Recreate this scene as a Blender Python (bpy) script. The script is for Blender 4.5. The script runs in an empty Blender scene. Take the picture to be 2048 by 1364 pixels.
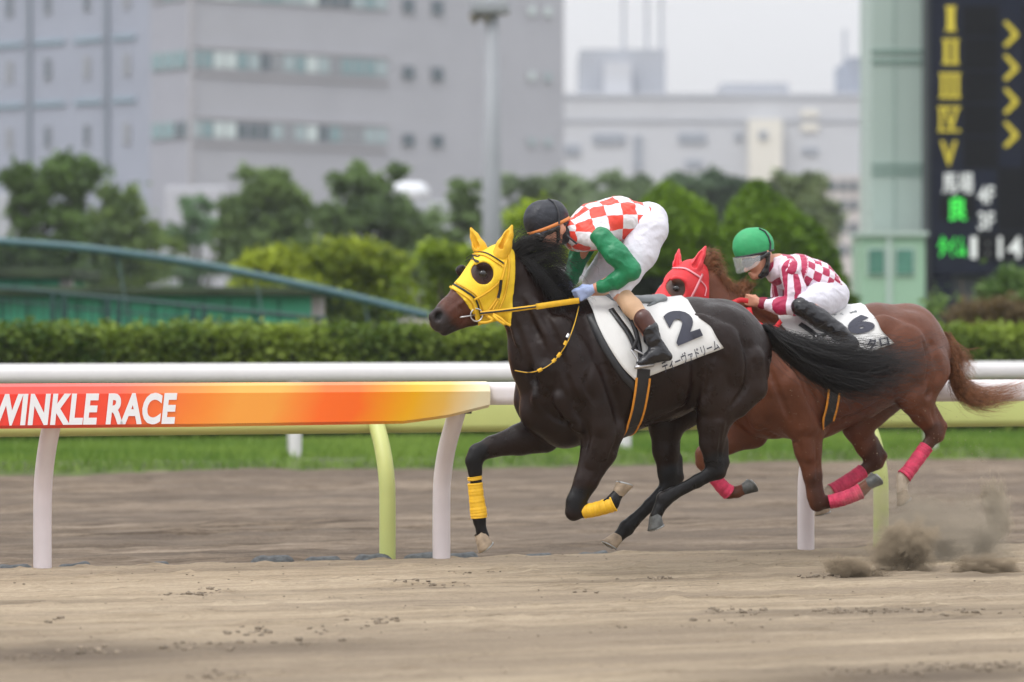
import bpy, bmesh, math, random
import numpy as np
from mathutils import Vector, Matrix, Euler
R = math.radians
random.seed(7); rng = np.random.default_rng(7)
scene = bpy.context.scene
COL = scene.collection

# ---------------------------------------------------------------- camera
F = 6800.0            # focal length in pixels of the 2048 px wide photograph
HZ = 676.0            # row of the horizon
CH = 1.45             # camera height
cd = bpy.data.cameras.new('camera'); cam = bpy.data.objects.new('camera', cd); COL.objects.link(cam)
cam.location = (0, 0, CH); cam.rotation_euler = (R(90), 0, 0)
cd.sensor_width = 36.0; cd.lens = F / 2048 * 36.0
cd.shift_y = (HZ - 682) / 2048
cd.clip_start = 0.5; cd.clip_end = 6000
cd.dof.use_dof = True; cd.dof.focus_distance = 20.9; cd.dof.aperture_fstop = 1.65
scene.camera = cam

# ---------------------------------------------------------------- sky, sun, exposure
w = bpy.data.worlds.new('World'); scene.world = w; w.use_nodes = True
wn = w.node_tree; wn.nodes.clear()
SUN_EL, SUN_AZ = R(58), R(215)
sky = wn.nodes.new('ShaderNodeTexSky'); sky.sky_type = 'NISHITA'; sky.sun_disc = False
sky.sun_elevation = SUN_EL; sky.sun_rotation = SUN_AZ; sky.dust_density = 5; sky.air_density = 1.0; sky.ozone_density = 1
hs = wn.nodes.new('ShaderNodeHueSaturation'); hs.inputs['Saturation'].default_value = 0.14
wn.links.new(sky.outputs[0], hs.inputs['Color'])
mixw = wn.nodes.new('ShaderNodeMix'); mixw.data_type = 'RGBA'; mixw.inputs[0].default_value = 0.78
wn.links.new(hs.outputs[0], mixw.inputs[6]); mixw.inputs[7].default_value = (8.9, 8.98, 9.3, 1)
bg = wn.nodes.new('ShaderNodeBackground'); bg.inputs['Strength'].default_value = 0.12
wo = wn.nodes.new('ShaderNodeOutputWorld')
# overcast: the cloud cover is brighter overhead than at the horizon
tcw = wn.nodes.new('ShaderNodeTexCoord'); sxw = wn.nodes.new('ShaderNodeSeparateXYZ'); wn.links.new(tcw.outputs['Generated'], sxw.inputs[0])
mrw = wn.nodes.new('ShaderNodeMapRange'); wn.links.new(sxw.outputs[2], mrw.inputs[0]); mrw.inputs[1].default_value = .05; mrw.inputs[2].default_value = 1; mrw.inputs[3].default_value = 1.0; mrw.inputs[4].default_value = 2.7
nzw = wn.nodes.new('ShaderNodeTexNoise'); nzw.inputs['Scale'].default_value = 2.5; nzw.inputs['Detail'].default_value = 4; wn.links.new(tcw.outputs['Generated'], nzw.inputs['Vector'])
mnw = wn.nodes.new('ShaderNodeMapRange'); wn.links.new(nzw.outputs['Fac'], mnw.inputs[0]); mnw.inputs[1].default_value = .3; mnw.inputs[2].default_value = .7; mnw.inputs[3].default_value = .94; mnw.inputs[4].default_value = 1.06
mmw = wn.nodes.new('ShaderNodeMath'); mmw.operation = 'MULTIPLY'; wn.links.new(mrw.outputs[0], mmw.inputs[0]); wn.links.new(mnw.outputs[0], mmw.inputs[1])
vmw = wn.nodes.new('ShaderNodeVectorMath'); vmw.operation = 'SCALE'; wn.links.new(mixw.outputs[2], vmw.inputs[0]); wn.links.new(mmw.outputs[0], vmw.inputs['Scale'])
wn.links.new(vmw.outputs[0], bg.inputs['Color']); wn.links.new(bg.outputs[0], wo.inputs[0])
sd = bpy.data.lights.new('sun', 'SUN'); sun = bpy.data.objects.new('sun', sd); COL.objects.link(sun)
sd.energy = 1.1; sd.angle = R(14); sd.color = (1.0, 0.96, 0.9)
sun_dir = Vector((math.sin(SUN_AZ) * math.cos(SUN_EL), math.cos(SUN_AZ) * math.cos(SUN_EL), math.sin(SUN_EL)))
sun.rotation_euler = sun_dir.to_track_quat('Z', 'Y').to_euler()
scene.view_settings.view_transform = 'Standard'; scene.view_settings.look = 'None'
scene.view_settings.exposure = -0.2; scene.view_settings.gamma = 1.0
scene.cycles.use_denoising = True
scene.cycles.max_bounces = 6; scene.cycles.transparent_max_bounces = 8

# ---------------------------------------------------------------- frames of reference
A = R(21.0)                                   # the track runs 21 degrees off the picture plane
U = np.array([math.cos(A), math.sin(A), 0.0]); Nn = np.array([-math.sin(A), math.cos(A), 0.0]); Zz = np.array([0, 0, 1.0])
O0 = np.array([0.0, 22.5, 0.0])
RT = np.stack([U, Nn, Zz], 1)                 # track -> world
CAMT = RT.T @ (np.array([0, 0, CH]) - O0)     # camera in track coordinates

def ray(px, py):                              # direction (track coords) of a pixel of the photograph
    d = np.array([(px - 1024) / F, 1.0, -(py - HZ) / F])
    return RT.T @ d
def pt(px, py, t):                            # point of the plane t = const seen at a pixel -> (s, t, z)
    d = ray(px, py); k = (t - CAMT[1]) / d[1]
    return CAMT + d * k
def scl(p):                                   # pixels per metre at a track point
    return F / (O0 + RT @ np.asarray(p))[1]
def wp(px, py, Y):                            # world point at depth Y
    return Vector(((px - 1024) * Y / F, Y, CH - (py - HZ) * Y / F))
def ground_track(px, t, z=0.0):
    """track point on height z at column px, offset t"""
    k = (px - 1024) / F; c, s_ = math.cos(A), math.sin(A)
    s = (k * O0[1] + t * (s_ + c * k)) / (c - s_ * k)
    return np.array([s, t, z])

# ---------------------------------------------------------------- object helpers
def tag(o, label=None, cat=None, group=None, kind=None):
    if label: o['label'] = label
    if cat: o['category'] = cat
    if group: o['group'] = group
    if kind: o['kind'] = kind
    return o
def empty(name, loc, rotz=0.0):
    o = bpy.data.objects.new(name, None); COL.objects.link(o); o.empty_display_size = .2
    o.location = loc; o.rotation_euler = (0, 0, rotz); return o
def mesh_obj(name, verts, faces, mat=None, parent=None, smooth=True, attrs=None, mats=None, midx=None):
    me = bpy.data.meshes.new(name)
    verts = np.asarray(verts, dtype=np.float32)
    if isinstance(faces, np.ndarray):
        n, k = faces.shape
        me.vertices.add(len(verts)); me.vertices.foreach_set('co', verts.ravel())
        me.loops.add(n * k); me.loops.foreach_set('vertex_index', faces.astype(np.int32).ravel())
        me.polygons.add(n); me.polygons.foreach_set('loop_start', np.arange(0, n * k, k, dtype=np.int32))
        me.polygons.foreach_set('loop_total', np.full(n, k, dtype=np.int32))
        me.update(calc_edges=True)
    else:
        me.from_pydata([tuple(map(float, v)) for v in verts], [], [tuple(int(i) for i in f) for f in faces]); me.update()
    if smooth: me.polygons.foreach_set('use_smooth', np.ones(len(me.polygons), dtype=bool))
    for an, av in (attrs or {}).items():
        av = np.asarray(av, dtype=np.float32)
        if an == 'Col':
            a = me.color_attributes.new('Col', 'FLOAT_COLOR', 'POINT')
            a.data.foreach_set('color', np.concatenate([av[:, :3], np.ones((len(av), 1), np.float32)], 1).ravel())
        else:
            a = me.attributes.new(an, 'FLOAT_VECTOR', 'POINT'); a.data.foreach_set('vector', av.ravel())
    for m in (mats or ([mat] if mat else [])): me.materials.append(m)
    if midx is not None: me.polygons.foreach_set('material_index', np.asarray(midx, dtype=np.int32))
    o = bpy.data.objects.new(name, me); COL.objects.link(o)
    if parent is not None: o.parent = parent
    return o

class MB:                                     # collects shapes that end as ONE mesh
    def __init__(s): s.v, s.f = [], []
    def add(s, v, f):
        b = len(s.v); s.v += [tuple(x) for x in v]; s.f += [tuple(i + b for i in q) for q in f]; return s
    def box(s, x0, x1, y0, y1, z0, z1):
        v = [(x, y, z) for z in (z0, z1) for y in (y0, y1) for x in (x0, x1)]
        return s.add(v, [(0, 2, 3, 1), (4, 5, 7, 6), (0, 1, 5, 4), (2, 6, 7, 3), (0, 4, 6, 2), (1, 3, 7, 5)])
    def tube(s, pts, rad, n=10, cap=True):
        pts = [np.asarray(p, float) for p in pts]; m = len(pts)
        rad = rad if hasattr(rad, '__len__') else [rad] * m
        d0 = pts[1] - pts[0]; up = np.array([0, 0, 1.0]) if abs(d0[2]) < .9 * np.linalg.norm(d0) else np.array([0, 1.0, 0])
        v, f = [], []
        for i, p in enumerate(pts):
            d = pts[min(i + 1, m - 1)] - pts[max(i - 1, 0)]; d = d / (np.linalg.norm(d) + 1e-9)
            a = np.cross(up, d); a /= np.linalg.norm(a) + 1e-9; b = np.cross(d, a); up = b
            for j in range(n):
                an = 2 * math.pi * j / n
                v.append(p + rad[i] * (math.cos(an) * a + math.sin(an) * b))
        for i in range(m - 1):
            for j in range(n):
                f.append((i * n + j, i * n + (j + 1) % n, (i + 1) * n + (j + 1) % n, (i + 1) * n + j))
        if cap: f += [tuple(range(n))[::-1], tuple((m - 1) * n + j for j in range(n))]
        return s.add(v, f)
    def prism(s, poly, axis, a, b):
        """poly of 2-D points extruded from a to b along axis (0,1,2)"""
        def mk(p, h):
            q = list(p); q.insert(axis, h); return q
        n = len(poly); v = [mk(p, a) for p in poly] + [mk(p, b) for p in poly]
        f = [tuple(range(n))[::-1], tuple(range(n, 2 * n))] + [(i, (i + 1) % n, n + (i + 1) % n, n + i) for i in range(n)]
        return s.add(v, f)
    def build(s, name, mat, parent=None, smooth=False, loc=None, bevel=0, rotz=0.0):
        me = bpy.data.meshes.new(name); me.from_pydata([tuple(map(float, v)) for v in s.v], [], s.f)
        bm = bmesh.new(); bm.from_mesh(me)
        if bevel: bmesh.ops.bevel(bm, geom=list(bm.edges), offset=bevel, segments=2, affect='EDGES', profile=.6)
        bmesh.ops.recalc_face_normals(bm, faces=bm.faces); bm.to_mesh(me); bm.free()
        if smooth: me.polygons.foreach_set('use_smooth', np.ones(len(me.polygons), dtype=bool))
        me.materials.append(mat)
        o = bpy.data.objects.new(name, me); COL.objects.link(o)
        if loc is not None: o.location = loc
        o.rotation_euler = (0, 0, rotz)
        if parent is not None: o.parent = parent
        return o

# ---------------------------------------------------------------- materials
class NB:
    def __init__(s, name):
        s.m = bpy.data.materials.new(name); s.m.use_nodes = True; s.t = s.m.node_tree
        s.b = s.t.nodes['Principled BSDF']; s.out = s.t.nodes['Material Output']
    def n(s, typ, **kw):
        x = s.t.nodes.new(typ)
        for k, v in kw.items(): setattr(x, k, v)
        return x
    def l(s, a, b): s.t.links.new(a, b)
    def coord(s, scale=(1, 1, 1), out='Object', rot=(0, 0, 0)):
        c = s.n('ShaderNodeTexCoord'); mp = s.n('ShaderNodeMapping'); mp.inputs['Scale'].default_value = scale
        mp.inputs['Rotation'].default_value = rot
        s.l(c.outputs[out], mp.inputs[0]); return mp.outputs[0]
    def noise(s, vec, scale=5, detail=4, rough=.55, dist=0):
        x = s.n('ShaderNodeTexNoise'); x.inputs['Scale'].default_value = scale; x.inputs['Detail'].default_value = detail
        x.inputs['Roughness'].default_value = rough; x.inputs['Distortion'].default_value = dist
        if vec is not None: s.l(vec, x.inputs['Vector'])
        return x.outputs['Fac']
    def ramp(s, fac, stops, interp='LINEAR'):
        r = s.n('ShaderNodeValToRGB'); r.color_ramp.interpolation = interp; e = r.color_ramp.elements
        while len(e) < len(stops): e.new(.5)
        for i, (p, c) in enumerate(stops):
            e[i].position = p; e[i].color = (c[0], c[1], c[2], 1) if hasattr(c, '__len__') else (c, c, c, 1)
        s.l(fac, r.inputs[0]); return r.outputs[0]
    def mix(s, fac, a, b, blend='MIX'):
        x = s.n('ShaderNodeMix', data_type='RGBA', blend_type=blend)
        for sock, val in ((x.inputs[0], fac), (x.inputs[6], a), (x.inputs[7], b)):
            if hasattr(val, 'is_output') or hasattr(val, 'links'): s.l(val, sock)
            else: sock.default_value = val if not hasattr(val, '__len__') else (*val[:3], 1)
        return x.outputs[2]
    def math(s, op, a, b=0.0):
        x = s.n('ShaderNodeMath', operation=op)
        for sock, val in ((x.inputs[0], a), (x.inputs[1], b)):
            if hasattr(val, 'links'): s.l(val, sock)
            else: sock.default_value = val
        return x.outputs[0]
    def bump(s, h, strength=.3, dist=.01):
        x = s.n('ShaderNodeBump'); x.inputs['Strength'].default_value = strength; x.inputs['Distance'].default_value = dist
        s.l(h, x.inputs['Height']); s.l(x.outputs[0], s.b.inputs['Normal'])
def C(r, g, b):                               # sRGB 0..255 -> linear
    return tuple((v / 255 / 12.92 if v / 255 <= .04045 else ((v / 255 + .055) / 1.055) ** 2.4) for v in (r, g, b))
def simple(name, col, rough=.5, metal=0.0, var=.12, scale=8, bump=0.0, bscale=40, coat=0, spec=.5, sheen=0):
    k = NB(name)
    nz = k.noise(k.coord(), scale, 4)
    d = tuple(c * (1 - var) for c in col); e = tuple(min(1, c * (1 + var)) for c in col)
    k.l(k.ramp(nz, [(.3, d), (.7, e)]), k.b.inputs['Base Color'])
    k.b.inputs['Roughness'].default_value = rough; k.b.inputs['Metallic'].default_value = metal
    k.b.inputs['Coat Weight'].default_value = coat; k.b.inputs['Specular IOR Level'].default_value = spec
    k.b.inputs['Sheen Weight'].default_value = sheen
    if bump: k.bump(k.noise(k.coord(), bscale, 3), bump, .01)
    return k.m
def vcol(name, rough=.5, var=.15, scale=30, bump=.1, bscale=60, stretch=(1, 1, 1), coat=0, spec=.5, bdist=.004):
    k = NB(name); a = k.n('ShaderNodeAttribute'); a.attribute_name = 'Col'
    nz = k.noise(k.coord(stretch), scale, 5)
    k.l(k.mix(1.0, a.outputs['Color'], k.ramp(nz, [(.3, 1 - var), (.7, 1 + var)]), 'MULTIPLY'), k.b.inputs['Base Color'])
    k.b.inputs['Roughness'].default_value = rough; k.b.inputs['Coat Weight'].default_value = coat
    k.b.inputs['Specular IOR Level'].default_value = spec
    if bump: k.bump(k.noise(k.coord(stretch), bscale, 4), bump, bdist)
    return k.m

# ---------------------------------------------------------------- smooth implicit surfaces
def smin(a, b, k):
    h = np.maximum(k - np.abs(a - b), 0) / k
    return np.minimum(a, b) - h * h * k * .25
class SDF:
    def __init__(s, lo, hi, h):
        s.lo = np.array(lo, float); s.h = h
        s.n = (np.ceil((np.array(hi) - s.lo) / h)).astype(int) + 1
        s.ax = [s.lo[i] + h * np.arange(s.n[i]) for i in range(3)]
        s.f = np.full(s.n, .25, np.float32)
    def block(s, lo, hi):
        i0 = np.clip(np.floor((lo - s.lo) / s.h).astype(int), 0, s.n - 1); i1 = np.clip(np.ceil((hi - s.lo) / s.h).astype(int) + 1, 1, s.n)
        if np.any(i1 <= i0): return None, None
        sl = tuple(slice(a, b) for a, b in zip(i0, i1))
        g = [s.ax[0][sl[0]][:, None, None], s.ax[1][sl[1]][None, :, None], s.ax[2][sl[2]][None, None, :]]
        return sl, g
    def seg(s, a, b, ra, rb, qa=None, qb=None, k=.03, sub=False, lat=None):
        """tapered limb from a to b; r = radius in the plane across lat, q = radius along lat"""
        a, b = np.asarray(a, float), np.asarray(b, float); qa = qa or ra; qb = qb or rb
        R_ = max(ra, rb, qa, qb) + k + 2 * s.h
        sl, g = s.block(np.minimum(a, b) - R_, np.maximum(a, b) + R_)
        if sl is None: return
        ax = b - a; L2 = float(ax @ ax) + 1e-12; L = math.sqrt(L2)
        lat = np.array([0, 1.0, 0]) if lat is None else np.asarray(lat, float)
        u = ax / L if L > 1e-5 else np.array([1.0, 0, 0])
        wv = lat - u * (lat @ u)
        if np.linalg.norm(wv) < .25: wv = np.array([1.0, 0, 0]) - u * u[0]
        wv /= np.linalg.norm(wv)
        d = [g[i] - a[i] for i in range(3)]
        h = np.clip((d[0] * ax[0] + d[1] * ax[1] + d[2] * ax[2]) / L2, 0, 1)
        d = [d[i] - h * ax[i] for i in range(3)]
        dw = d[0] * wv[0] + d[1] * wv[1] + d[2] * wv[2]
        l2 = d[0] ** 2 + d[1] ** 2 + d[2] ** 2
        r = ra + (rb - ra) * h; q = qa + (qb - qa) * h
        qq = np.sqrt(np.maximum(l2 - dw ** 2, 0) / r ** 2 + dw ** 2 / q ** 2) + 1e-6
        l = np.sqrt(l2)
        dist = np.where(qq < .05, -np.minimum(r, q), l * (qq - 1) / qq).astype(np.float32)
        if sub: s.f[sl] = -smin(-s.f[sl], dist, k)
        else: s.f[sl] = smin(s.f[sl], dist, k)
    def chain(s, nodes, k=.03, ki=None, **kw):
        for a, b in zip(nodes[:-1], nodes[1:]):
            s.seg(a[:3], b[:3], a[3], b[3], a[4] if len(a) > 4 else None, b[4] if len(b) > 4 else None, k=k, **kw)
    def half(s, n, d):                         # keep the side n.x < d
        g = np.meshgrid(*s.ax, indexing='ij', sparse=True)
        s.f = np.maximum(s.f, (n[0] * g[0] + n[1] * g[1] + n[2] * g[2] - d).astype(np.float32))
        return s
    def copy(s, off=0.0, lo=None, hi=None):
        c = SDF.__new__(SDF); c.h = s.h
        if lo is None: c.lo, c.n, c.ax, c.f = s.lo, s.n, s.ax, s.f - off
        else:
            i0 = np.clip(np.floor((np.array(lo) - s.lo) / s.h).astype(int), 0, s.n - 2); i1 = np.clip(np.ceil((np.array(hi) - s.lo) / s.h).astype(int), 2, s.n)
            c.ax = [s.ax[i][i0[i]:i1[i]] for i in range(3)]; c.n = i1 - i0; c.lo = s.lo + i0 * s.h
            c.f = s.f[i0[0]:i1[0], i0[1]:i1[1], i0[2]:i1[2]] - off
        return c
    def at(s, p):
        p = np.atleast_2d(p); q = (p - s.lo) / s.h; i = np.clip(np.floor(q).astype(int), 0, s.n - 2); t = np.clip(q - i, 0, 1)
        r = 0
        for c in range(8):
            o = np.array([(c >> j) & 1 for j in range(3)]); wt = np.prod(np.where(o, t, 1 - t), axis=1)
            j = i + o; r = r + wt * s.f[j[:, 0], j[:, 1], j[:, 2]]
        out = np.any((q < 0) | (q > s.n - 1), axis=1)
        return np.where(out, .25, r)
    def grad(s, p):
        p = np.atleast_2d(p); e = s.h
        g = np.stack([s.at(p + e * np.eye(3)[i]) - s.at(p - e * np.eye(3)[i]) for i in range(3)], 1)
        return g / (np.linalg.norm(g, axis=1, keepdims=True) + 1e-9)
    def hit(s, px, py, off=.004, tmid=0.0, span=.7):
        """first surface point (track coords) along the line of sight of a pixel, offset by off; None if missed"""
        d = ray(px, py); k0 = (tmid - span - CAMT[1]) / d[1]; k1 = (tmid + span - CAMT[1]) / d[1]
        ks = np.linspace(k0, k1, 240); P = CAMT + d * ks[:, None]; v = s.at(P) - off
        w_ = np.nonzero(v < 0)[0]
        if not len(w_): return P[np.argmin(v)]
        i = max(w_[0], 1); a, b = v[i - 1], v[i]; return P[i - 1] + (P[i] - P[i - 1]) * (a / (a - b + 1e-9))
    def cast(s, o, d, dmax=.6, off=.004):
        """outermost surface point going inward from o + d*dmax to o"""
        ks = np.linspace(dmax, 0, 200); P = np.asarray(o) + np.asarray(d) * ks[:, None]; v = s.at(P) - off
        w_ = np.nonzero(v < 0)[0]
        if not len(w_): return P[-1]
        i = max(w_[0], 1); a, b = v[i - 1], v[i]; return P[i - 1] + (P[i] - P[i - 1]) * (a / (a - b + 1e-9))
    def mesh(s, relax=2):
        f = s.f; ins = f < 0; nx, ny, nz = f.shape
        cnt = np.zeros((nx - 1, ny - 1, nz - 1), np.int8)
        for dx in (0, 1):
            for dy in (0, 1):
                for dz in (0, 1): cnt += ins[dx:nx - 1 + dx, dy:ny - 1 + dy, dz:nz - 1 + dz]
        act = (cnt > 0) & (cnt < 8); ijk = np.argwhere(act); idx = np.full(act.shape, -1, np.int64); idx[act] = np.arange(len(ijk))
        cr = np.stack([f[ijk[:, 0] + (c & 1), ijk[:, 1] + (c >> 1 & 1), ijk[:, 2] + (c >> 2 & 1)] for c in range(8)], 1)
        off = np.array([[c & 1, c >> 1 & 1, c >> 2 & 1] for c in range(8)], float)
        acc = np.zeros((len(ijk), 3)); num = np.zeros((len(ijk), 1))
        for a in range(8):
            for b in range(a + 1, 8):
                if bin(a ^ b).count('1') != 1: continue
                fa, fb = cr[:, a], cr[:, b]; m = (fa < 0) != (fb < 0); t = fa / (fa - fb + 1e-12 * (fa == fb))
                p = off[a] + (off[b] - off[a]) * t[:, None]; acc += p * m[:, None]; num += m[:, None]
        V = s.lo + (ijk + acc / np.maximum(num, 1)) * s.h
        Q = []
        for axis in range(3):
            sl0 = [slice(None)] * 3; sl1 = [slice(None)] * 3; sl0[axis] = slice(0, -1); sl1[axis] = slice(1, None)
            a = ins[tuple(sl0)]; b = ins[tuple(sl1)]; e = np.argwhere(a != b); o1, o2 = (axis + 1) % 3, (axis + 2) % 3
            ok = (e[:, o1] > 0) & (e[:, o2] > 0) & (e[:, o1] < f.shape[o1] - 1) & (e[:, o2] < f.shape[o2] - 1); e = e[ok]
            if not len(e): continue
            def at(d1, d2):
                q = e.copy(); q[:, o1] -= d1; q[:, o2] -= d2; return idx[q[:, 0], q[:, 1], q[:, 2]]
            q = np.stack([at(1, 1), at(0, 1), at(0, 0), at(1, 0)], 1); flip = ~a[e[:, 0], e[:, 1], e[:, 2]]
            q[flip] = q[flip][:, ::-1]; Q.append(q)
        Q = np.concatenate(Q)
        for _ in range(relax):
            S = np.zeros_like(V); c = np.zeros(len(V))
            for a in range(4):
                for b in (1, 3):
                    np.add.at(S, Q[:, a], V[Q[:, (a + b) % 4]]); np.add.at(c, Q[:, a], 1)
            V = V * .5 + .5 * S / np.maximum(c, 1)[:, None]
        return V, Q

def seg_pts(P, nper=8):
    """Catmull-Rom through rows of P"""
    P = np.asarray(P, float)
    if len(P) < 3: return np.array([P[0] + (P[-1] - P[0]) * i / nper for i in range(nper + 1)])
    Q = np.vstack([2 * P[0] - P[1], P, 2 * P[-1] - P[-2]]); out = []
    for i in range(1, len(Q) - 2):
        for j in range(nper):
            t = j / nper; a, b, c, d = Q[i - 1:i + 3]
            out.append(.5 * (2 * b + (c - a) * t + (2 * a - 5 * b + 4 * c - d) * t * t + (3 * b - a - 3 * c + d) * t ** 3))
    out.append(P[-1]); return np.array(out)

def strands(name, guides, n, mat, parent, org, r0=.0012, r1=.0004, jit=.02, tipjit=.06, lenvar=.25, steps=12, latj=.03, wob=.01, seed=1):
    """hair: n tapering strands between guide curves (lists of track points)"""
    g_ = np.random.default_rng(seed); G = np.stack([seg_pts(g, 8)[:] for g in guides])   # m x K x 3
    K = G.shape[1]; V = np.zeros((n, steps, 3, 3)); tt = np.linspace(0, 1, steps)
    for i in range(n):
        u = g_.uniform(0, len(G) - 1); a = int(min(u, len(G) - 2)); fr = u - a
        c = G[a] * (1 - fr) + G[a + 1] * fr
        L = 1 - g_.uniform(0, lenvar) ** 1.0; x = tt * L * (K - 1); i0 = np.minimum(x.astype(int), K - 2); fx = (x - i0)[:, None]
        p = c[i0] * (1 - fx) + c[i0 + 1] * fx
        j0 = g_.normal(0, 1, 3) * jit * np.array([1, 0, 1]) + np.array([0, g_.normal(0, latj), 0]); j1 = g_.normal(0, 1, 3) * tipjit
        ph = g_.uniform(0, 6.28, 3); fq = g_.uniform(2, 6)
        p = p + j0 * (1 - tt[:, None] * .3) + j1 * (tt[:, None] ** 1.6) + wob * np.sin(fq * tt[:, None] * 3 + ph) * tt[:, None]
        rr = (r0 + (r1 - r0) * tt)[:, None]
        d = np.gradient(p, axis=0); d /= np.linalg.norm(d, axis=1, keepdims=True) + 1e-9
        b1 = np.cross(d, [0, 1, 0.05]); b1 /= np.linalg.norm(b1, axis=1, keepdims=True) + 1e-9; b2 = np.cross(d, b1)
        for k in range(3):
            an = 2.0944 * k; V[i, :, k] = p + rr * (math.cos(an) * b1 + math.sin(an) * b2)
    V -= np.asarray(org); idx = np.arange(n * steps * 3).reshape(n, steps, 3)
    q = []
    for k in range(3): q.append(np.stack([idx[:, :-1, k], idx[:, :-1, (k + 1) % 3], idx[:, 1:, (k + 1) % 3], idx[:, 1:, k]], -1).reshape(-1, 4))
    return mesh_obj(name, V.reshape(-1, 3), np.concatenate(q), mat, parent)

def vnoise(x, y, seed=0):
    r = np.random.default_rng(seed).random((256, 256)); xi = np.floor(x).astype(int); yi = np.floor(y).astype(int)
    fx = x - xi; fy = y - yi; fx = fx * fx * (3 - 2 * fx); fy = fy * fy * (3 - 2 * fy)
    g = lambda a, b: r[a % 256, b % 256]
    return (g(xi, yi) * (1 - fx) + g(xi + 1, yi) * fx) * (1 - fy) + (g(xi, yi + 1) * (1 - fx) + g(xi + 1, yi + 1) * fx) * fy - .5
def fbm(x, y, o=4, seed=0, gain=.5):
    r = 0; a = 1
    for i in range(o): r = r + a * vnoise(x * 2 ** i, y * 2 ** i, seed + i); a *= gain
    return r
def text_mesh(body, bold=0.0, shear=0.0, cut=24, cuty=10, space=1.0):
    """vertices (0..1 x 0..1) and faces of a line of writing, cut so that it can be bent onto a surface"""
    c = bpy.data.curves.new('t', 'FONT'); c.body = body; c.offset = bold; c.shear = shear; c.resolution_u = 4; c.space_character = space
    o = bpy.data.objects.new('t', c); COL.objects.link(o); bpy.context.view_layer.update()
    me = bpy.data.meshes.new_from_object(o.evaluated_get(bpy.context.evaluated_depsgraph_get()))
    bm = bmesh.new(); bm.from_mesh(me); bpy.data.objects.remove(o); bpy.data.curves.remove(c)
    co = np.array([v.co[:] for v in bm.verts]); lo = co.min(0); hi = co.max(0)
    for i in range(1, cut):
        bmesh.ops.bisect_plane(bm, geom=bm.verts[:] + bm.edges[:] + bm.faces[:], plane_co=(lo[0] + (hi[0] - lo[0]) * i / cut, 0, 0), plane_no=(1, 0, 0))
    for i in range(1, cuty):
        bmesh.ops.bisect_plane(bm, geom=bm.verts[:] + bm.edges[:] + bm.faces[:], plane_co=(0, lo[1] + (hi[1] - lo[1]) * i / cuty, 0), plane_no=(0, 1, 0))
    bm.verts.index_update()
    v = np.array([v.co[:] for v in bm.verts]); v = (v - lo) / np.maximum(hi - lo, 1e-6); f = [[w_.index for w_ in q.verts] for q in bm.faces]
    bm.free(); bpy.data.meshes.remove(me); return v[:, :2], f, (hi - lo)[0] / (hi - lo)[1]
def track_root(name, org):
    return empty(name, Vector(O0 + RT @ np.asarray(org)), A)
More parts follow.
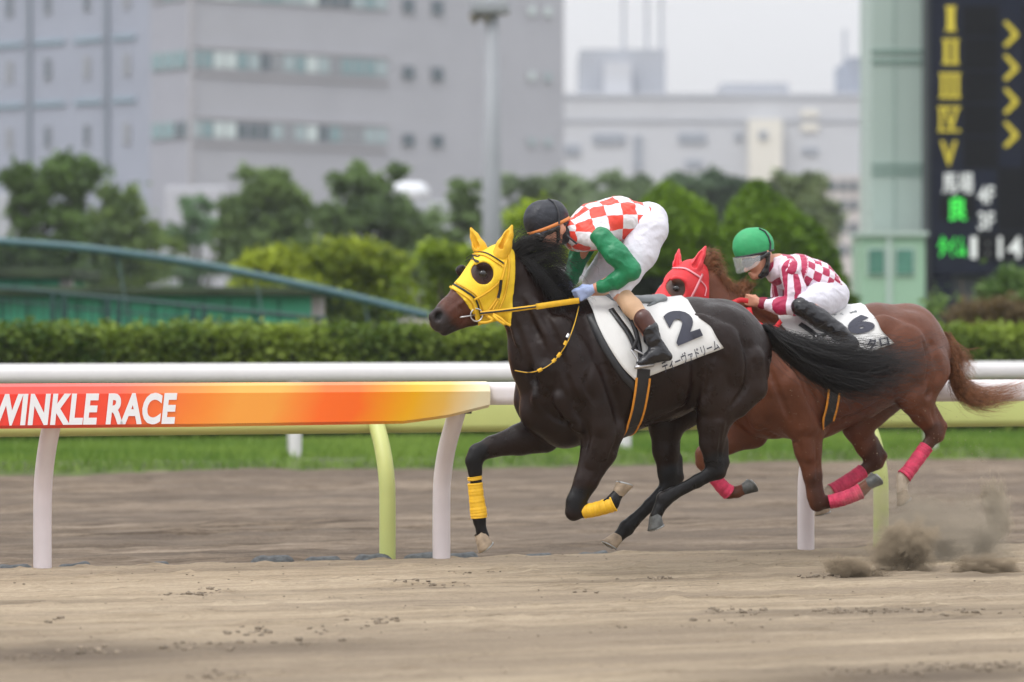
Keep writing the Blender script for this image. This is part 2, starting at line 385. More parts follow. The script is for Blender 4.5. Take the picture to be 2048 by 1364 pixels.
# ================================================================ ground
def axis_pts(a0, a1, d, far0, far1, grow=1.25):
    x = list(np.arange(a0, a1, d)); st = d
    while x[-1] < far1: st *= grow; x.append(x[-1] + st)
    st = d
    while x[0] > far0: st *= grow; x.insert(0, x[0] - st)
    return np.array(x)
def sheet(name, sa, ta, hfun, mat, kind='structure'):
    Sg, Tg = np.meshgrid(sa, ta, indexing='ij'); H = hfun(Sg, Tg); V = np.stack([Sg, Tg, H], -1).reshape(-1, 3)
    n, m = Sg.shape; i = np.arange(n - 1)[:, None] * m + np.arange(m - 1)[None]; q = np.stack([i, i + m, i + m + 1, i + 1], -1).reshape(-1, 4)
    o = mesh_obj(name, V, q, mat); o.location = O0; o.rotation_euler = (0, 0, A); tag(o, kind=kind); return o
def sand(name, stops, s1, s2, dark, bump=.5, ds=.0, fq=1.0, damp=False):
    k = NB(name)
    a = k.noise(k.coord((.13, 1.5 * fq, 1)), 1.6, 9, .66, .1); b = k.noise(k.coord((.5, 6.0 * fq, 1)), 2.2, 8, .7); c = k.noise(k.coord((3.2, 13 * fq, 3)), 4, 7, .78)
    fac = k.math('ADD', k.math('MULTIPLY', a, .38), k.math('ADD', k.math('MULTIPLY', b, .37), k.math('MULTIPLY', c, .25)))
    col = k.ramp(fac, stops)
    band = k.ramp(k.noise(k.coord((.10, .75, 1)), 1.3, 4, .6), [(s1, 0), (s2, 1)]); col = k.mix(k.math('MULTIPLY', band, ds), col, dark)
    clod = k.ramp(k.noise(k.coord((4, 22, 1)), 1.7, 4, .7), [(.60, 0), (.70, 1)]); patch = k.ramp(k.noise(k.coord((.5, 3.3, 1)), 1.4, 3), [(.5, 0), (.62, 1)])
    col = k.mix(k.math('MULTIPLY', k.math('MULTIPLY', clod, patch), .55), col, dark)
    ln = k.ramp(k.noise(k.coord((.07, 3.4 * fq, 1)), 1.5, 3, .5, .05), [(.485, 0), (.51, 1), (.53, 0)]); brk = k.ramp(k.noise(k.coord((1.3, 2.5, 1)), 1.5, 4), [(.42, 0), (.56, 1)])
    col = k.mix(k.math('MULTIPLY', k.math('MULTIPLY', ln, brk), .6), col, tuple(v * .8 for v in dark))
    gr = k.ramp(k.noise(k.coord((16, 40, 10)), 2.0, 5, .8), [(.34, .72), (.5, 1.0), (.66, 1.22)]); col = k.mix(.75, col, gr, 'MULTIPLY')
    if damp:
        da = k.n('ShaderNodeAttribute'); da.attribute_name = 'Damp'; sp_ = k.n('ShaderNodeSeparateXYZ'); k.l(da.outputs['Vector'], sp_.inputs[0])
        br = k.ramp(k.math('ADD', k.math('MULTIPLY', b, .6), k.math('MULTIPLY', c, .4)), [(.40, 0), (.58, 1)]); col = k.mix(k.math('MULTIPLY', sp_.outputs[0], k.math('ADD', k.math('MULTIPLY', br, .4), .6)), col, (.10, .078, .06))
    k.l(col, k.b.inputs['Base Color']); k.b.inputs['Roughness'].default_value = .95; k.b.inputs['Specular IOR Level'].default_value = .15
    k.bump(k.math('ADD', k.math('MULTIPLY', b, .6), k.math('MULTIPLY', c, .8)), bump, .02)
    return k.m
m_near = sand('raked tan sand', [(.39, (.178, .134, .088)), (.455, (.292, .232, .160)), (.515, (.370, .298, .211)), (.61, (.45, .372, .27))], .47, .60, (.235, .187, .137), .8, .7, 1.4, True)
m_inner = sand('damp inner sand', [(.41, (.066, .049, .035)), (.465, (.14, .107, .078)), (.525, (.212, .166, .124)), (.61, (.31, .25, .192))], .44, .58, (.12, .095, .075), .9, .7, 1.1)
m_far = simple('far ground', C(120, 112, 96), .95, var=.2, scale=.2)
g = MB(); g.box(-2500, 2500, -60, 4200, -.5, -.32); tag(g.build('ground', m_far), kind='structure')
LIP = .10
def h_near(s, t):
    z = .014 * fbm(s * .22, t * 2.6, 4, 11) + .012 * fbm(s * .8, t * 9, 3, 21) + .008 * fbm(s * 7, t * 16, 3, 31)
    cl = np.clip(fbm(s * 4.5, t * 8.5, 4, 41) - .26, 0, 1); z = z + cl * .05 + .004 * np.clip(fbm(s * 14, t * 26, 2, 45) - .1, 0, 1)
    ed = LIP - .05 * vnoise(s * 1.3, s * 0, 5) - .03 * vnoise(s * 6, s * 0, 6)
    drop = np.clip((t - ed) / .06, 0, 1); near0 = np.clip(1 - np.abs(t - ed + .25) / .4, 0, 1)
    return z * (1 - drop) + .012 * near0 - drop * .16
sa = axis_pts(-5.0, 7.5, .045, -120, 160); ta = axis_pts(-9.0, .30, .016, -45, .30)
trk = sheet('track', sa, ta[ta <= .32], h_near, m_near)
co = np.zeros(len(trk.data.vertices) * 3, np.float32); trk.data.vertices.foreach_get('co', co); co = co.reshape(-1, 3); wc = O0 + co @ RT.T
pxx = 1024 + F * wc[:, 0] / np.maximum(wc[:, 1], 3); pyy = HZ + F * CH / np.maximum(wc[:, 1], 3); dmp = np.zeros(len(co))
for cx, cy, w_, h_, st_ in ((120, 1310, 330, 32, 1), (520, 1298, 300, 14, .7), (0, 1270, 120, 12, .4), (1850, 1352, 420, 28, 1), (1560, 1345, 260, 14, .6), (1750, 1225, 420, 9, .7), (1900, 1235, 200, 8, .5), (1480, 1228, 120, 7, .6), (1500, 1255, 500, 12, .35),
                            (60, 1206, 200, 4, .7), (480, 1190, 110, 6, .4), (800, 1178, 260, 4, .5), (1300, 1160, 260, 5, .5), (1750, 1150, 200, 6, .45), (1960, 1152, 120, 6, .8), (1700, 1156, 90, 6, .8), (700, 1255, 160, 8, .35), (450, 1362, 300, 8, .3)):
    dmp = np.maximum(dmp, st_ * np.exp(-((pxx - cx) / w_) ** 2 - ((pyy - cy + (pxx - cx) * .018) / h_) ** 2))
at_ = trk.data.attributes.new('Damp', 'FLOAT_VECTOR', 'POINT'); at_.data.foreach_set('vector', np.stack([dmp, dmp, dmp], 1).astype(np.float32).ravel())
def h_in(s, t):
    z = -.07 + .04 * fbm(s * .16, t * 1.5, 3, 51) + .045 * fbm(s * .35, t * 5.5, 3, 61) + .03 * fbm(s * 3, t * 7, 3, 71)
    return z
sheet('inner_track', axis_pts(-6, 12, .08, -120, 220), axis_pts(.2, 16.9, .045, .2, 16.9), h_in, m_inner)
m_soil = simple('grass verge soil', (.07, .10, .022), .95, var=.5, scale=3, bump=.5, bscale=30)
def h_gr(s, t):
    e = 16.2 + .35 * fbm(s * .5, s * 0, 3, 81); up = np.clip((t - e) / .5, 0, 1); return -.10 + .16 * up + .03 * fbm(s * .8, t * .8, 3, 91) * up
sheet('verge', axis_pts(-8, 22, .12, -120, 220), axis_pts(15.2, 24, .12, 15.2, 60), h_gr, m_soil)

def leaf_mesh(name, P, size, cols, mat, parent, up=.3, aspect=1.7, seed=0, nrm=None, origin=None):
    """one small folded leaf face per point"""
    r = np.random.default_rng(seed); n = len(P); d = r.normal(size=(n, 3)); d[:, 2] *= .7
    d /= np.linalg.norm(d, axis=1, keepdims=True); e = r.normal(size=(n, 3))
    if nrm is not None: e = nrm * .9 + e * .55
    b = np.cross(d, e); b /= np.linalg.norm(b, axis=1, keepdims=True) + 1e-9; sz = (size * r.uniform(.6, 1.4, n))[:, None]
    V = np.stack([P - d * sz * aspect * .5, P + b * sz * .5, P + d * sz * aspect * .5, P - b * sz * .5], 1).reshape(-1, 3)
    if origin is not None: V = V - np.asarray(origin)
    Q = np.arange(4 * n).reshape(n, 4); c = np.repeat(cols, 4, axis=0)
    return mesh_obj(name, V, Q, mat, parent, smooth=False, attrs={'Col': c})
def leafmat(name):
    k = NB(name); a = k.n('ShaderNodeAttribute'); a.attribute_name = 'Col'; k.l(a.outputs['Color'], k.b.inputs['Base Color'])
    k.b.inputs['Roughness'].default_value = .6; k.b.inputs['Specular IOR Level'].default_value = .3
    tr = k.n('ShaderNodeBsdfTranslucent'); k.l(a.outputs['Color'], tr.inputs['Color']); mx = k.n('ShaderNodeMixShader'); mx.inputs[0].default_value = .3
    k.l(k.b.outputs[0], mx.inputs[1]); k.l(tr.outputs[0], mx.inputs[2]); k.l(mx.outputs[0], k.out.inputs[0]); return k.m
m_leaf = leafmat('leaves')
def leafcols(n, c0, c1, r, P=None, f=1.0):
    t = r.random(n)
    if P is not None: t = np.clip(.5 + .9 * fbm(P[:, 0] * f + P[:, 1] * .6 * f, P[:, 2] * f, 3, 7) + r.normal(0, .18, n), 0, 1)
    return np.array(c0) * (1 - t[:, None]) + np.array(c1) * t[:, None]

# grass blades on the verge
r = np.random.default_rng(5); n = 52000
gs = r.uniform(-3.5, 16, n); gt = 16.1 + (r.random(n) ** 1.1) * 7.2
patch = fbm(gs * .7, gt * .7, 3, 15); keep = (gt > 16.35 + .35 * fbm(gs * .5, gs * 0, 3, 81)) & (patch > -.6 + .25 * (gt < 16.8)); gs, gt = gs[keep], gt[keep]; n = len(gs)
gz = h_gr(gs, gt); hh = r.uniform(.05, .13, n); ln = r.normal(0, .035, (n, 2)); wd = r.uniform(.006, .012, n)
V = np.stack([np.stack([gs - wd, gt, gz], 1), np.stack([gs + wd, gt, gz], 1), np.stack([gs + ln[:, 0], gt + ln[:, 1], gz + hh], 1)], 1).reshape(-1, 3)
gc = leafcols(n, (.08, .175, .022), (.24, .355, .06), r, np.stack([gs, gt, gt], 1), .5)
o = mesh_obj('grass', V, np.arange(3 * n).reshape(n, 3), m_leaf, smooth=False, attrs={'Col': np.repeat(gc, 3, axis=0)})
o.location = O0; o.rotation_euler = (0, 0, A); tag(o, 'bright green grass verge between the sand and the hedge', 'grass', kind='stuff')

# ================================================================ hedge
def hedge(label, s0, s1, t0, t1, zt, seed):
    root = track_root('clipped_hedge', (s0, t0, 0)); tag(root, label, 'hedge')
    r = np.random.default_rng(seed); org = np.array([s0, t0, 0])
    sa_ = np.linspace(s0, s1, int((s1 - s0) / .15)); prof = [(t0 + .1, .02), (t0 + .02, .5), (t0 + .03, 1.1), (t0 + .12, zt - .12), (t0 + .35, zt - .03), (t1 - .2, zt - .04), (t1, zt - .3), (t1, 0)]
    V = []; 
    for j, (a, b) in enumerate(prof): V.append(np.stack([sa_, a + .14 * fbm(sa_ * 1.1, sa_ * 0 + j * 1.7, 3, seed), b + .07 * fbm(sa_ * .9, sa_ * 0 + j, 3, seed + 3) * (j > 0)], 1))
    V = np.array(V); m, nn = V.shape[:2]; i = np.arange(m - 1)[:, None] * nn + np.arange(nn - 1)[None]; q = np.stack([i, i + 1, i + nn + 1, i + nn], -1).reshape(-1, 4)
    mesh_obj('core', V.reshape(-1, 3) - org, q, simple('hedge twigs', (.016, .022, .007), .95, var=.5, scale=6), root)
    n = 52000; ss = r.uniform(s0, s1, n); u = r.random(n) * (m - 4) ; j = np.clip(u.astype(int), 0, m - 2); fr = u - j
    x = (ss - s0) / (s1 - s0) * (nn - 1); i0 = np.clip(x.astype(int), 0, nn - 2)
    P = V[j, i0] * (1 - fr[:, None]) + V[j + 1, i0] * fr[:, None]; P[:, 0] = ss
    dens = fbm(P[:, 0] * 1.6, P[:, 2] * 2.2 + P[:, 1], 3, seed + 9) ; keep = dens > -.30 - .25 * (P[:, 2] > zt * .75) + .16 * (P[:, 2] < .8)
    P = P[keep]; P += r.normal(0, .055, P.shape) - np.array([0, .05, 0]); c = leafcols(len(P), (.032, .068, .010), (.185, .245, .03), r, P, 1.3)
    c = c * (1 + .5 * np.clip((P[:, 2] - zt + .35) / .3, 0, 1))[:, None]      # leaf colour gets lighter towards the clipped top
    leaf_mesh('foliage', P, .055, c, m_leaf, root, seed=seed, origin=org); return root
hedge('long clipped green hedge behind the far white rail', -6, 18, 22.6, 24.4, 1.62, 31)

# ================================================================ rails
m_white = simple('white rail plastic', (.78, .74, .76), .38, var=.03, scale=3, coat=.1)
m_white2 = simple('old white paint', (.72, .71, .71), .5, var=.04, scale=3)
m_post = simple('pinkish white post', (.72, .66, .68), .45, var=.05, scale=4)
m_lime = simple('lime green plastic', (.50, .56, .20), .45, var=.05, scale=3)
m_blackp = simple('black plastic', (.02, .02, .02), .5)
def rail_profile(tc, z0, z1, dep, rnd=.4, n=6):
    h, w_ = (z1 - z0) / 2, dep / 2; rr = rnd * min(h, w_) * 2 * .5; P = []
    for cx, cz, a0 in ((w_ - rr, h - rr, 0), (-w_ + rr, h - rr, 90), (-w_ + rr, -h + rr, 180), (w_ - rr, -h + rr, 270)):
        for i in range(n + 1): a = R(a0 + 90 * i / n); P.append((tc + cx + rr * math.cos(a), (z0 + z1) / 2 + cz + rr * math.sin(a)))
    return P
org = np.array([ground_track(883, 0)[0], 0, 0]); s_top = lambda px: ground_track(px, -.33)[0]
rr_ = track_root('running_rail', org); tag(rr_, 'near white running rail on curved posts with an orange printed cover', 'rail')
sA, sB = s_top(-1500), s_top(970); m = MB(); m.prism(rail_profile(-.33, 1.015, 1.163, .12, .9), 0, s_top(974) - org[0], 30)
rail = m.build('rail', m_white, rr_, True)
# printed cover: bevelled box whose lower edge tapers near its end
st = [(s_top(-2600), .893), (s_top(400), .893), (s_top(800), .900), (s_top(885), .935), (s_top(950), .985), (s_top(970), 1.0)]
def cov(zb): return [(-.245, zb + .012), (-.27, zb), (-.395, zb), (-.425, zb + .02), (-.43, 1.105), (-.405, 1.15), (-.36, 1.168), (-.30, 1.168), (-.255, 1.15), (-.245, 1.12)]
V, f = [], []
for s_, zb in st:
    for a, b in cov(zb): V.append((s_ - org[0], a, b))
nn = 10
for i in range(len(st) - 1):
    for j in range(nn): f.append((i * nn + j, i * nn + (j + 1) % nn, (i + 1) * nn + (j + 1) % nn, (i + 1) * nn + j))
f += [tuple(range(nn))[::-1], tuple((len(st) - 1) * nn + j for j in range(nn))]
k = NB('printed orange cover'); tc = k.n('ShaderNodeTexCoord'); sx = k.n('ShaderNodeSeparateXYZ'); k.l(tc.outputs['Object'], sx.inputs[0])
s0_, s1_ = s_top(0) - org[0], s_top(970) - org[0]; mr = k.n('ShaderNodeMapRange'); mr.inputs[1].default_value = s0_; mr.inputs[2].default_value = s1_
wob = k.noise(k.coord((1.5, 1, 3)), 1.2, 2); k.l(k.math('ADD', sx.outputs[0], k.math('ADD', k.math('MULTIPLY', wob, .22), k.math('MULTIPLY', sx.outputs[2], -.3))), mr.inputs[0])
RED, ORY, DOR, YEL, CRM = (.86, .045, .028), (.92, .36, .05), (1.0, .16, .015), (.92, .46, .015), (.85, .75, .50)
k.l(k.ramp(mr.outputs[0], [(0.0, RED), (.17, (.88, .075, .03)), (.33, (.92, .26, .03)), (.40, ORY), (.48, ORY), (.59, DOR), (.66, DOR), (.77, YEL), (.84, (.88, .52, .10)), (.91, CRM), (1, (.82, .74, .55))]), k.b.inputs['Base Color'])
k.b.inputs['Roughness'].default_value = .35; k.b.inputs['Coat Weight'].default_value = .2
cover = mesh_obj('printed_cover', V, f, k.m, rr_, smooth=False)
tv, tf, asp = text_mesh('TWINKLE RACE', .04, .16, 4, 2, 1.04); x0, x1 = s_top(-60) - org[0], s_top(346) - org[0]
mesh_obj('lettering', [(x0 + (x1 - x0) * u, -.432 - .0015 * (1 - v), .912 + v * .197) for u, v in tv], tf, simple('white lettering', (.80, .80, .82), .5, var=.03), cover, smooth=False)
def post(name, s, t0, lean, ztop, mat, parent, rad=.058, br=True, loc0=org):
    P = [(0, 0, -.35), (0, 0, .0), (0, .0, .38), (0, lean * .08, .56), (0, lean * .34, .74), (0, lean * .72, .9), (0, lean * .94, .99), (0, lean, ztop)]
    m = MB(); m.tube(list(seg_pts(P, 4)), rad, 18); o = m.build(name, mat, parent, True, loc=(s - loc0[0], t0 - loc0[1], 0))
    if br: b = MB(); b.box(.03, .075, lean - .04, lean + .02, .96, 1.03); b.build('bracket', m_blackp, o)
    return o
s_p = [ground_track(85, 0)[0], org[0], ground_track(1612, 0)[0]]; dd = (s_p[2] - s_p[0]) / 2
for i, s_ in enumerate([s_p[0] - dd] + s_p + [s_p[2] + dd, s_p[2] + 2 * dd]): post('post', s_, 0, -.33, 1.03, m_post, rr_)
org2 = np.array([ground_track(775, .18)[0], .18, 0]); rg = track_root('lime_rail', org2); tag(rg, 'lime green rail back to back with the near white rail', 'rail')
m = MB(); m.prism([(a - .18, b) for a, b in rail_profile(.52, .815, 1.075, .14, .8)], 0, -9, 22); m.build('rail', m_lime, rg, True)
ds_ = ground_track(1762, .18)[0] - org2[0]
for k_ in (-1, 0, 1, 2): post('post', org2[0] + k_ * ds_, .18, .34, .95, m_lime, rg, .054, False, org2)
org3 = np.array([3.8, 17.0, 0]); rf = track_root('far_rail', org3); tag(rf, 'far white rail on straight posts in front of the hedge', 'rail')
m = MB(); m.prism([(a - 17, b) for a, b in rail_profile(17.0, .925, 1.15, .2, .95)], 0, -20, 26); m.build('rail', m_white2, rf, True)
for k_ in range(-1, 5):
    m = MB(); m.prism(rail_profile(0, -.3, .95, .1, .2), 0, -.075, .075); v0 = m.v; m.build('post', m_white2, rf, True, loc=(k_ * 4.18, .0, 0))

# half buried sandbags behind the lip
m_bag = simple('dark netted sack', (.085, .092, .095), .85, var=.45, scale=30, bump=.9, bscale=70)
bags = [(30, 70, .018), (150, 50, .018), (310, 60, .006), (548, 86, .034), (648, 74, .022), (750, 70, .032), (845, 60, .026), (925, 60, .020), (1080, 60, .004), (1190, 60, .006)]
names_ = ['under the printed W', 'beside the left post', 'alone left of the middle gap', 'largest dark heap left of the lime post', 'between the heap and the lime post', 'touching the lime post foot',
          'between lime post and white post', 'under the raised front hoof', 'under the folded foreleg', 'under the sandy hind hoof', 'behind the second hind hoof', 'further along the sand edge under the chestnut', 'last one before the right post']
for i, (px, wpx, h) in enumerate(bags):
    q = ground_track(px, .20); o_ = empty('sandbag', Vector(O0 + RT @ q), A); rx = wpx / 300 / 2
    S_ = SDF([-rx - .12, -.22, -.12], [rx + .12, .22, .2], .016); S_.seg((-rx * .6, 0, -.03), (rx * .6, .02, -.03), h + .03, h + .02, .12, .11, k=.02); S_.seg((rx * .1, 0, -.02), (rx * .5, -.02, -.02), h + .02, h + .03, .1, .1, k=.02)
    v, q_ = S_.mesh(1); v = v + .01 * np.stack([fbm(v[:, 0] * 12 + i, v[:, 1] * 12, 2, 3)] * 3, 1); b = mesh_obj('sandbag', v, q_, m_bag); b.location = o_.location; b.rotation_euler = (0, 0, A); bpy.data.objects.remove(o_)
    tag(b, 'dark sandbag half buried at the sand edge, ' + names_[i], 'sandbag', 'sandbags along the foot of the rail')

# ================================================================ ramp, sheds and railings behind the hedge
m_teal = simple('teal painted steel', (.045, .11, .125), .45, var=.15, scale=2); m_teald = simple('dark teal steel', (.012, .05, .045), .5, var=.2, scale=2)
m_shed = simple('green panel wall', (.055, .36, .21), .6, var=.15, scale=.8); m_moss = simple('mossy felt roof', (.035, .05, .022), .95, var=.5, scale=1.5, bump=.4)
m_conc = simple('pale concrete', (.38, .33, .33), .9, var=.15, scale=1)
def shed(label, x0, x1, ytop, yeave, Y, depth, name='shed'):
    a, b = wp(x0, ytop, Y), wp(x1, ytop, Y); zr, ze = a.z, wp(x0, yeave, Y).z; root = empty(name, (a.x, Y, 0)); tag(root, label, 'shed'); L = b.x - a.x
    m = MB(); m.box(0, L - .25, 0, depth, -.3, ze - .02); wl = m.build('wall', m_shed, root)
    m = MB()
    for i in range(int(L / .45)): m.box(i * .45, i * .45 + .05, -.025, .0, 0, ze - .08)
    for zz in (.5, 1.0, 1.5): m.box(0, L - .27, -.018, -.002, zz, zz + .04)
    m.build('batten', simple('green batten', (.012, .13, .075), .6), wl)
    m = MB(); m.box(-.2, L + .05, -.35, depth + .3, ze, zr); m.build('roof', m_moss, root, bevel=.03)
    m = MB(); m.box(L - .24, L - .02, -.02, .25, -.3, ze - .02); m.build('pillar', m_conc, root)
shed('long low green shed with a mossy flat roof behind the hedge', -900, 650, 574, 591, 61, 4)
shed('shorter green shed rising behind the long one at the left edge', -900, 145, 536, 556, 66, 4)
def world_tube(P, rad, org, n=10):
    m = MB(); m.tube([np.array(p) - np.array(org) for p in P], rad, n); return m
cur = [wp(x, y, 56) for x, y in ((-900, 440), (-450, 458), (0, 483), (200, 500), (400, 529), (560, 561), (700, 592), (860, 632), (1010, 668), (1100, 690))]
og = Vector((cur[0].x, 56, 0)); rt = empty('ramp_fence', og); tag(rt, 'big teal curved handrail sweeping down behind the hedge', 'railing')
cp = seg_pts([c[:] for c in cur], 6); world_tube(list(cp), .066, og, 12).build('handrail', m_teal, rt, True)
for i in range(1, len(cp) - 8, 9):
    q = cp[i]; world_tube([q, (q[0] + .5, q[1], 0.0)], .016, og, 8).build('post', m_teald, rt, True)
m = MB()
xs = np.arange(cp[0][0], cp[-12][0], .11)
for x in xs: z = np.interp(x, cp[:, 0], cp[:, 2]); m.box(x - og.x - .005, x - og.x + .005, -.005, .005, 0, z - .07)
m.build('netting', m_teald, rt)
top = [wp(x, y, 58) for x, y in ((-900, 530), (-400, 555), (0, 576), (150, 590), (300, 604), (480, 622), (655, 638))]
og = Vector((top[0].x, 58, 0)); rt = empty('low_railing', og); tag(rt, 'dark teal railing with paired posts sloping in front of the green shed', 'railing')
tp = seg_pts([c[:] for c in top], 6); world_tube(list(tp), .045, og).build('handrail', m_teald, rt, True); world_tube([(x, y, z - .22) for x, y, z in tp], .018, og).build('handrail', m_teald, rt, True)
for px in (-20, 105, 128, 216, 238, 386, 408, 520, 650):
    x = wp(px, 600, 58).x; z = np.interp(x, tp[:, 0], tp[:, 2]); m = MB(); m.box(-.045, .045, -.04, .04, -.3, z - .02); m.build('post', m_teald, rt, loc=(x - og.x, 0, 0))
m = MB()
for x in np.arange(tp[0][0], tp[-1][0], .14): z = np.interp(x, tp[:, 0], tp[:, 2]); m.box(x - og.x - .008, x - og.x + .008, .01, .025, -.3, z - .1)
m.build('bars', m_teald, rt)
a = wp(800, 640, 55); m = MB(); m.box(0, wp(862, 640, 55).x - a.x, 0, .6, -.3, a.z); tag(m.build('concrete_block', m_conc, loc=(a.x, 55, 0), bevel=.02), 'pale concrete block by the foot of the teal handrail', 'block')
a = wp(650, 654, 54); m = MB(); m.box(0, 5, 0, .3, -.3, a.z); tag(m.build('low_wall', simple('grey green wall', (.12, .17, .14), .9), loc=(a.x, 54, 0), bevel=.02), 'low grey green wall peeping over the hedge', 'wall')

# ================================================================ trees
m_bark = simple('bark', (.06, .045, .03), .9, var=.4, scale=6, bump=.5)
def tree(name, label, Y, blobs, c0, c1, n, lsize, seed, cat='tree', group=None, trunk=True, gap=-.12, core=.6, ground_px=None, depthf=.9, fr=.8):
    r = np.random.default_rng(seed); B_ = []
    for cx, cy, rx, ry in blobs:
        p = wp(cx, cy, Y); B_.append((p.x, Y + r.uniform(-.25, .25) * rx * Y / F, p.z, rx * Y / F, ry * Y / F))
    cx = np.average([b[0] for b in B_], weights=[b[3] for b in B_]); root = empty(name, (cx, Y, 0)); tag(root, label, cat, group)
    vol = np.array([b[3] * b[4] for b in B_]); cnt = (n * vol / vol.sum()).astype(int); P = []
    for b, c in zip(B_, cnt):
        # each lobe is a cluster of sprays
        ks = max(8, c // 90); d = r.normal(size=(ks, 3)); d /= np.linalg.norm(d, axis=1, keepdims=True); rad = r.uniform(.55, 1.05, ks)[:, None]
        cen = d * rad * np.array([b[3], b[3] * depthf, b[4]]) + np.array([b[0], b[1], b[2]])
        ii = r.integers(0, ks, c); sp = .2 * b[3] + .12; q = cen[ii] + r.normal(size=(c, 3)) * sp * np.array([.55, .55, .42]); P.append(q)
    P = np.concatenate(P); P = P[P[:, 2] > .15]
    dn = fbm(P[:, 0] * fr + P[:, 1] * .7, P[:, 2] * fr, 3, seed); P = P[dn > gap - .18]
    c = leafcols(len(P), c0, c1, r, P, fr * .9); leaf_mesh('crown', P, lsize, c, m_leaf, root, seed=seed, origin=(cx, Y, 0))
    if trunk:
        zb = max(b[2] for b in B_); w_ = max(b[3] for b in B_) * .09 + .05; m = MB(); m.tube([(0, 0, -.3), (.1 * w_, 0, zb * .3), (-.2 * w_, 0, zb * .6), (0, 0, zb * .9)], [w_ * 1.3, w_, w_ * .7, w_ * .25], 9)
        for b in B_:
            m.tube([(0, 0, b[2] * .55), ((b[0] - cx) * .5, (b[1] - Y) * .5, b[2] * .75), (b[0] - cx, b[1] - Y, b[2])], [w_ * .5, w_ * .35, w_ * .12], 6)
        m.build('trunk', m_bark, root, True)
    return root
G0, G1 = (.07, .12, .008), (.36, .43, .03)
BG = 'rounded bushes behind the green shed'
tree('round_bush', 'yellow green round bush at the end of the mossy shed roof', 66, [(560, 540, 62, 58), (520, 580, 45, 50), (610, 560, 48, 55), (570, 600, 80, 50)], G0, G1, 11000, .085, 101, 'bush', BG)
tree('round_bush', 'tallest yellow green round bush, above the teal handrail', 67, [(715, 530, 75, 62), (680, 560, 55, 60), (765, 560, 50, 60), (720, 600, 95, 55)], G0, G1, 14000, .085, 102, 'bush', BG)
tree('round_bush', 'yellow green bush directly behind the nose of the yellow hooded horse', 65, [(880, 560, 70, 65), (835, 590, 45, 50), (930, 560, 55, 60), (890, 610, 90, 45)], G0, (.36, .48, .03), 13000, .085, 103, 'bush', BG)
tree('round_bush', 'green bush behind the black helmet and the dark mane', 68, [(1075, 480, 65, 70), (1040, 560, 70, 60), (1120, 560, 80, 70), (1180, 530, 70, 60)], G0, (.36, .48, .03), 14000, .085, 104, 'bush', BG)
CG = 'clipped conifers on the right'; K0, K1 = (.035, .08, .005), (.17, .28, .016)
tree('painted_shade', 'near-black leaves coloured as the deep shade between the two conifers', 76, [(1345, 560, 75, 60), (1420, 560, 60, 70), (1300, 600, 60, 40)], (.006, .012, .004), (.02, .03, .008), 9000, .12, 107, 'bush')  # leaf colours near black to paint the shade between the conifers
tree('shrub', 'feathery light green shrub under the scoreboard', 62, [(1890, 606, 42, 46), (1940, 592, 40, 50), (1922, 560, 24, 28), (1985, 612, 45, 42), (1960, 560, 18, 24)], (.07, .14, .03), (.22, .33, .08), 6500, .07, 108, 'bush', trunk=True, gap=0)
tree('shrub', 'taller light green shrub at the right edge under the scoreboard', 62, [(2045, 592, 45, 50), (2028, 560, 22, 26), (2090, 600, 45, 46), (2000, 600, 35, 40)], (.07, .14, .03), (.22, .33, .08), 5000, .07, 109, 'bush', trunk=True, gap=0)
tree('shrub', 'reddish brown low shrub right of the chestnut rump', 58, [(1990, 630, 60, 22), (2060, 632, 50, 20), (1930, 640, 40, 18)], (.06, .045, .02), (.16, .11, .045), 5000, .06, 110, 'bush', trunk=False)
def conifer(label, Y, prof, c0, c1, n, seed):
    r = np.random.default_rng(seed); ys = np.array([p[0] for p in prof]); xl = np.array([p[1] for p in prof]); xr = np.array([p[2] for p in prof]); wd = xr - xl
    y = r.uniform(ys[0], ys[-1], n * 3); y = y[r.random(n * 3) < np.interp(y, ys, wd) / wd.max()][:n]; m_ = len(y); an = r.uniform(0, 6.2832, m_); l = np.interp(y, ys, xl); rr = np.interp(y, ys, xr)
    cxp = (l + rr) / 2; hw = (rr - l) / 2; z = CH - (y - HZ) * Y / F; lump = 1 + .30 * fbm(an * 2.2 + seed, z * 1.9, 4, seed) + .10 * vnoise(an * 9, z * 7, seed); rad = hw * Y / F * lump * (1 - r.random(m_) ** 3 * .35)
    X = (cxp - 1024) * Y / F; P = np.stack([X + rad * np.cos(an), Y + rad * np.sin(an), z], 1) + r.normal(0, .03, (m_, 3)); bx_ = (float(np.average((xl + xr) / 2)) - 1024) * Y / F
    root = empty('conifer', (bx_, Y, 0)); tag(root, label, 'tree', CG); c = leafcols(m_, c0, c1, r, P, 1.6); leaf_mesh('crown', P, .07, c, m_leaf, root, seed=seed, origin=(bx_, Y, 0))
    m = MB(); m.tube([(0, 0, -.3), (0, 0, 1.5), (0, 0, CH - (ys[0] + 12 - HZ) * Y / F)], [.2, .16, .03], 10); m.build('trunk', m_bark, root, True)
    core = MB(); core.tube([(0, 0, CH - (yy - HZ) * Y / F) for yy in ys[::-1]], list((wd[::-1] / 2 * .72) * Y / F), 14); core.build('shade_core', simple('painted crown shade', (.014, .022, .006), .95, var=.5, scale=5), root, True); return root  # solid core coloured dark as the shade inside the crown
conifer('bright green conifer behind the back of the checked rider', 70, [(366, 1326, 1340), (385, 1306, 1366), (402, 1284, 1396), (432, 1266, 1424), (470, 1258, 1432), (520, 1262, 1424), (545, 1280, 1405)], (.05, .11, .006), (.22, .36, .02), 15000, 105)
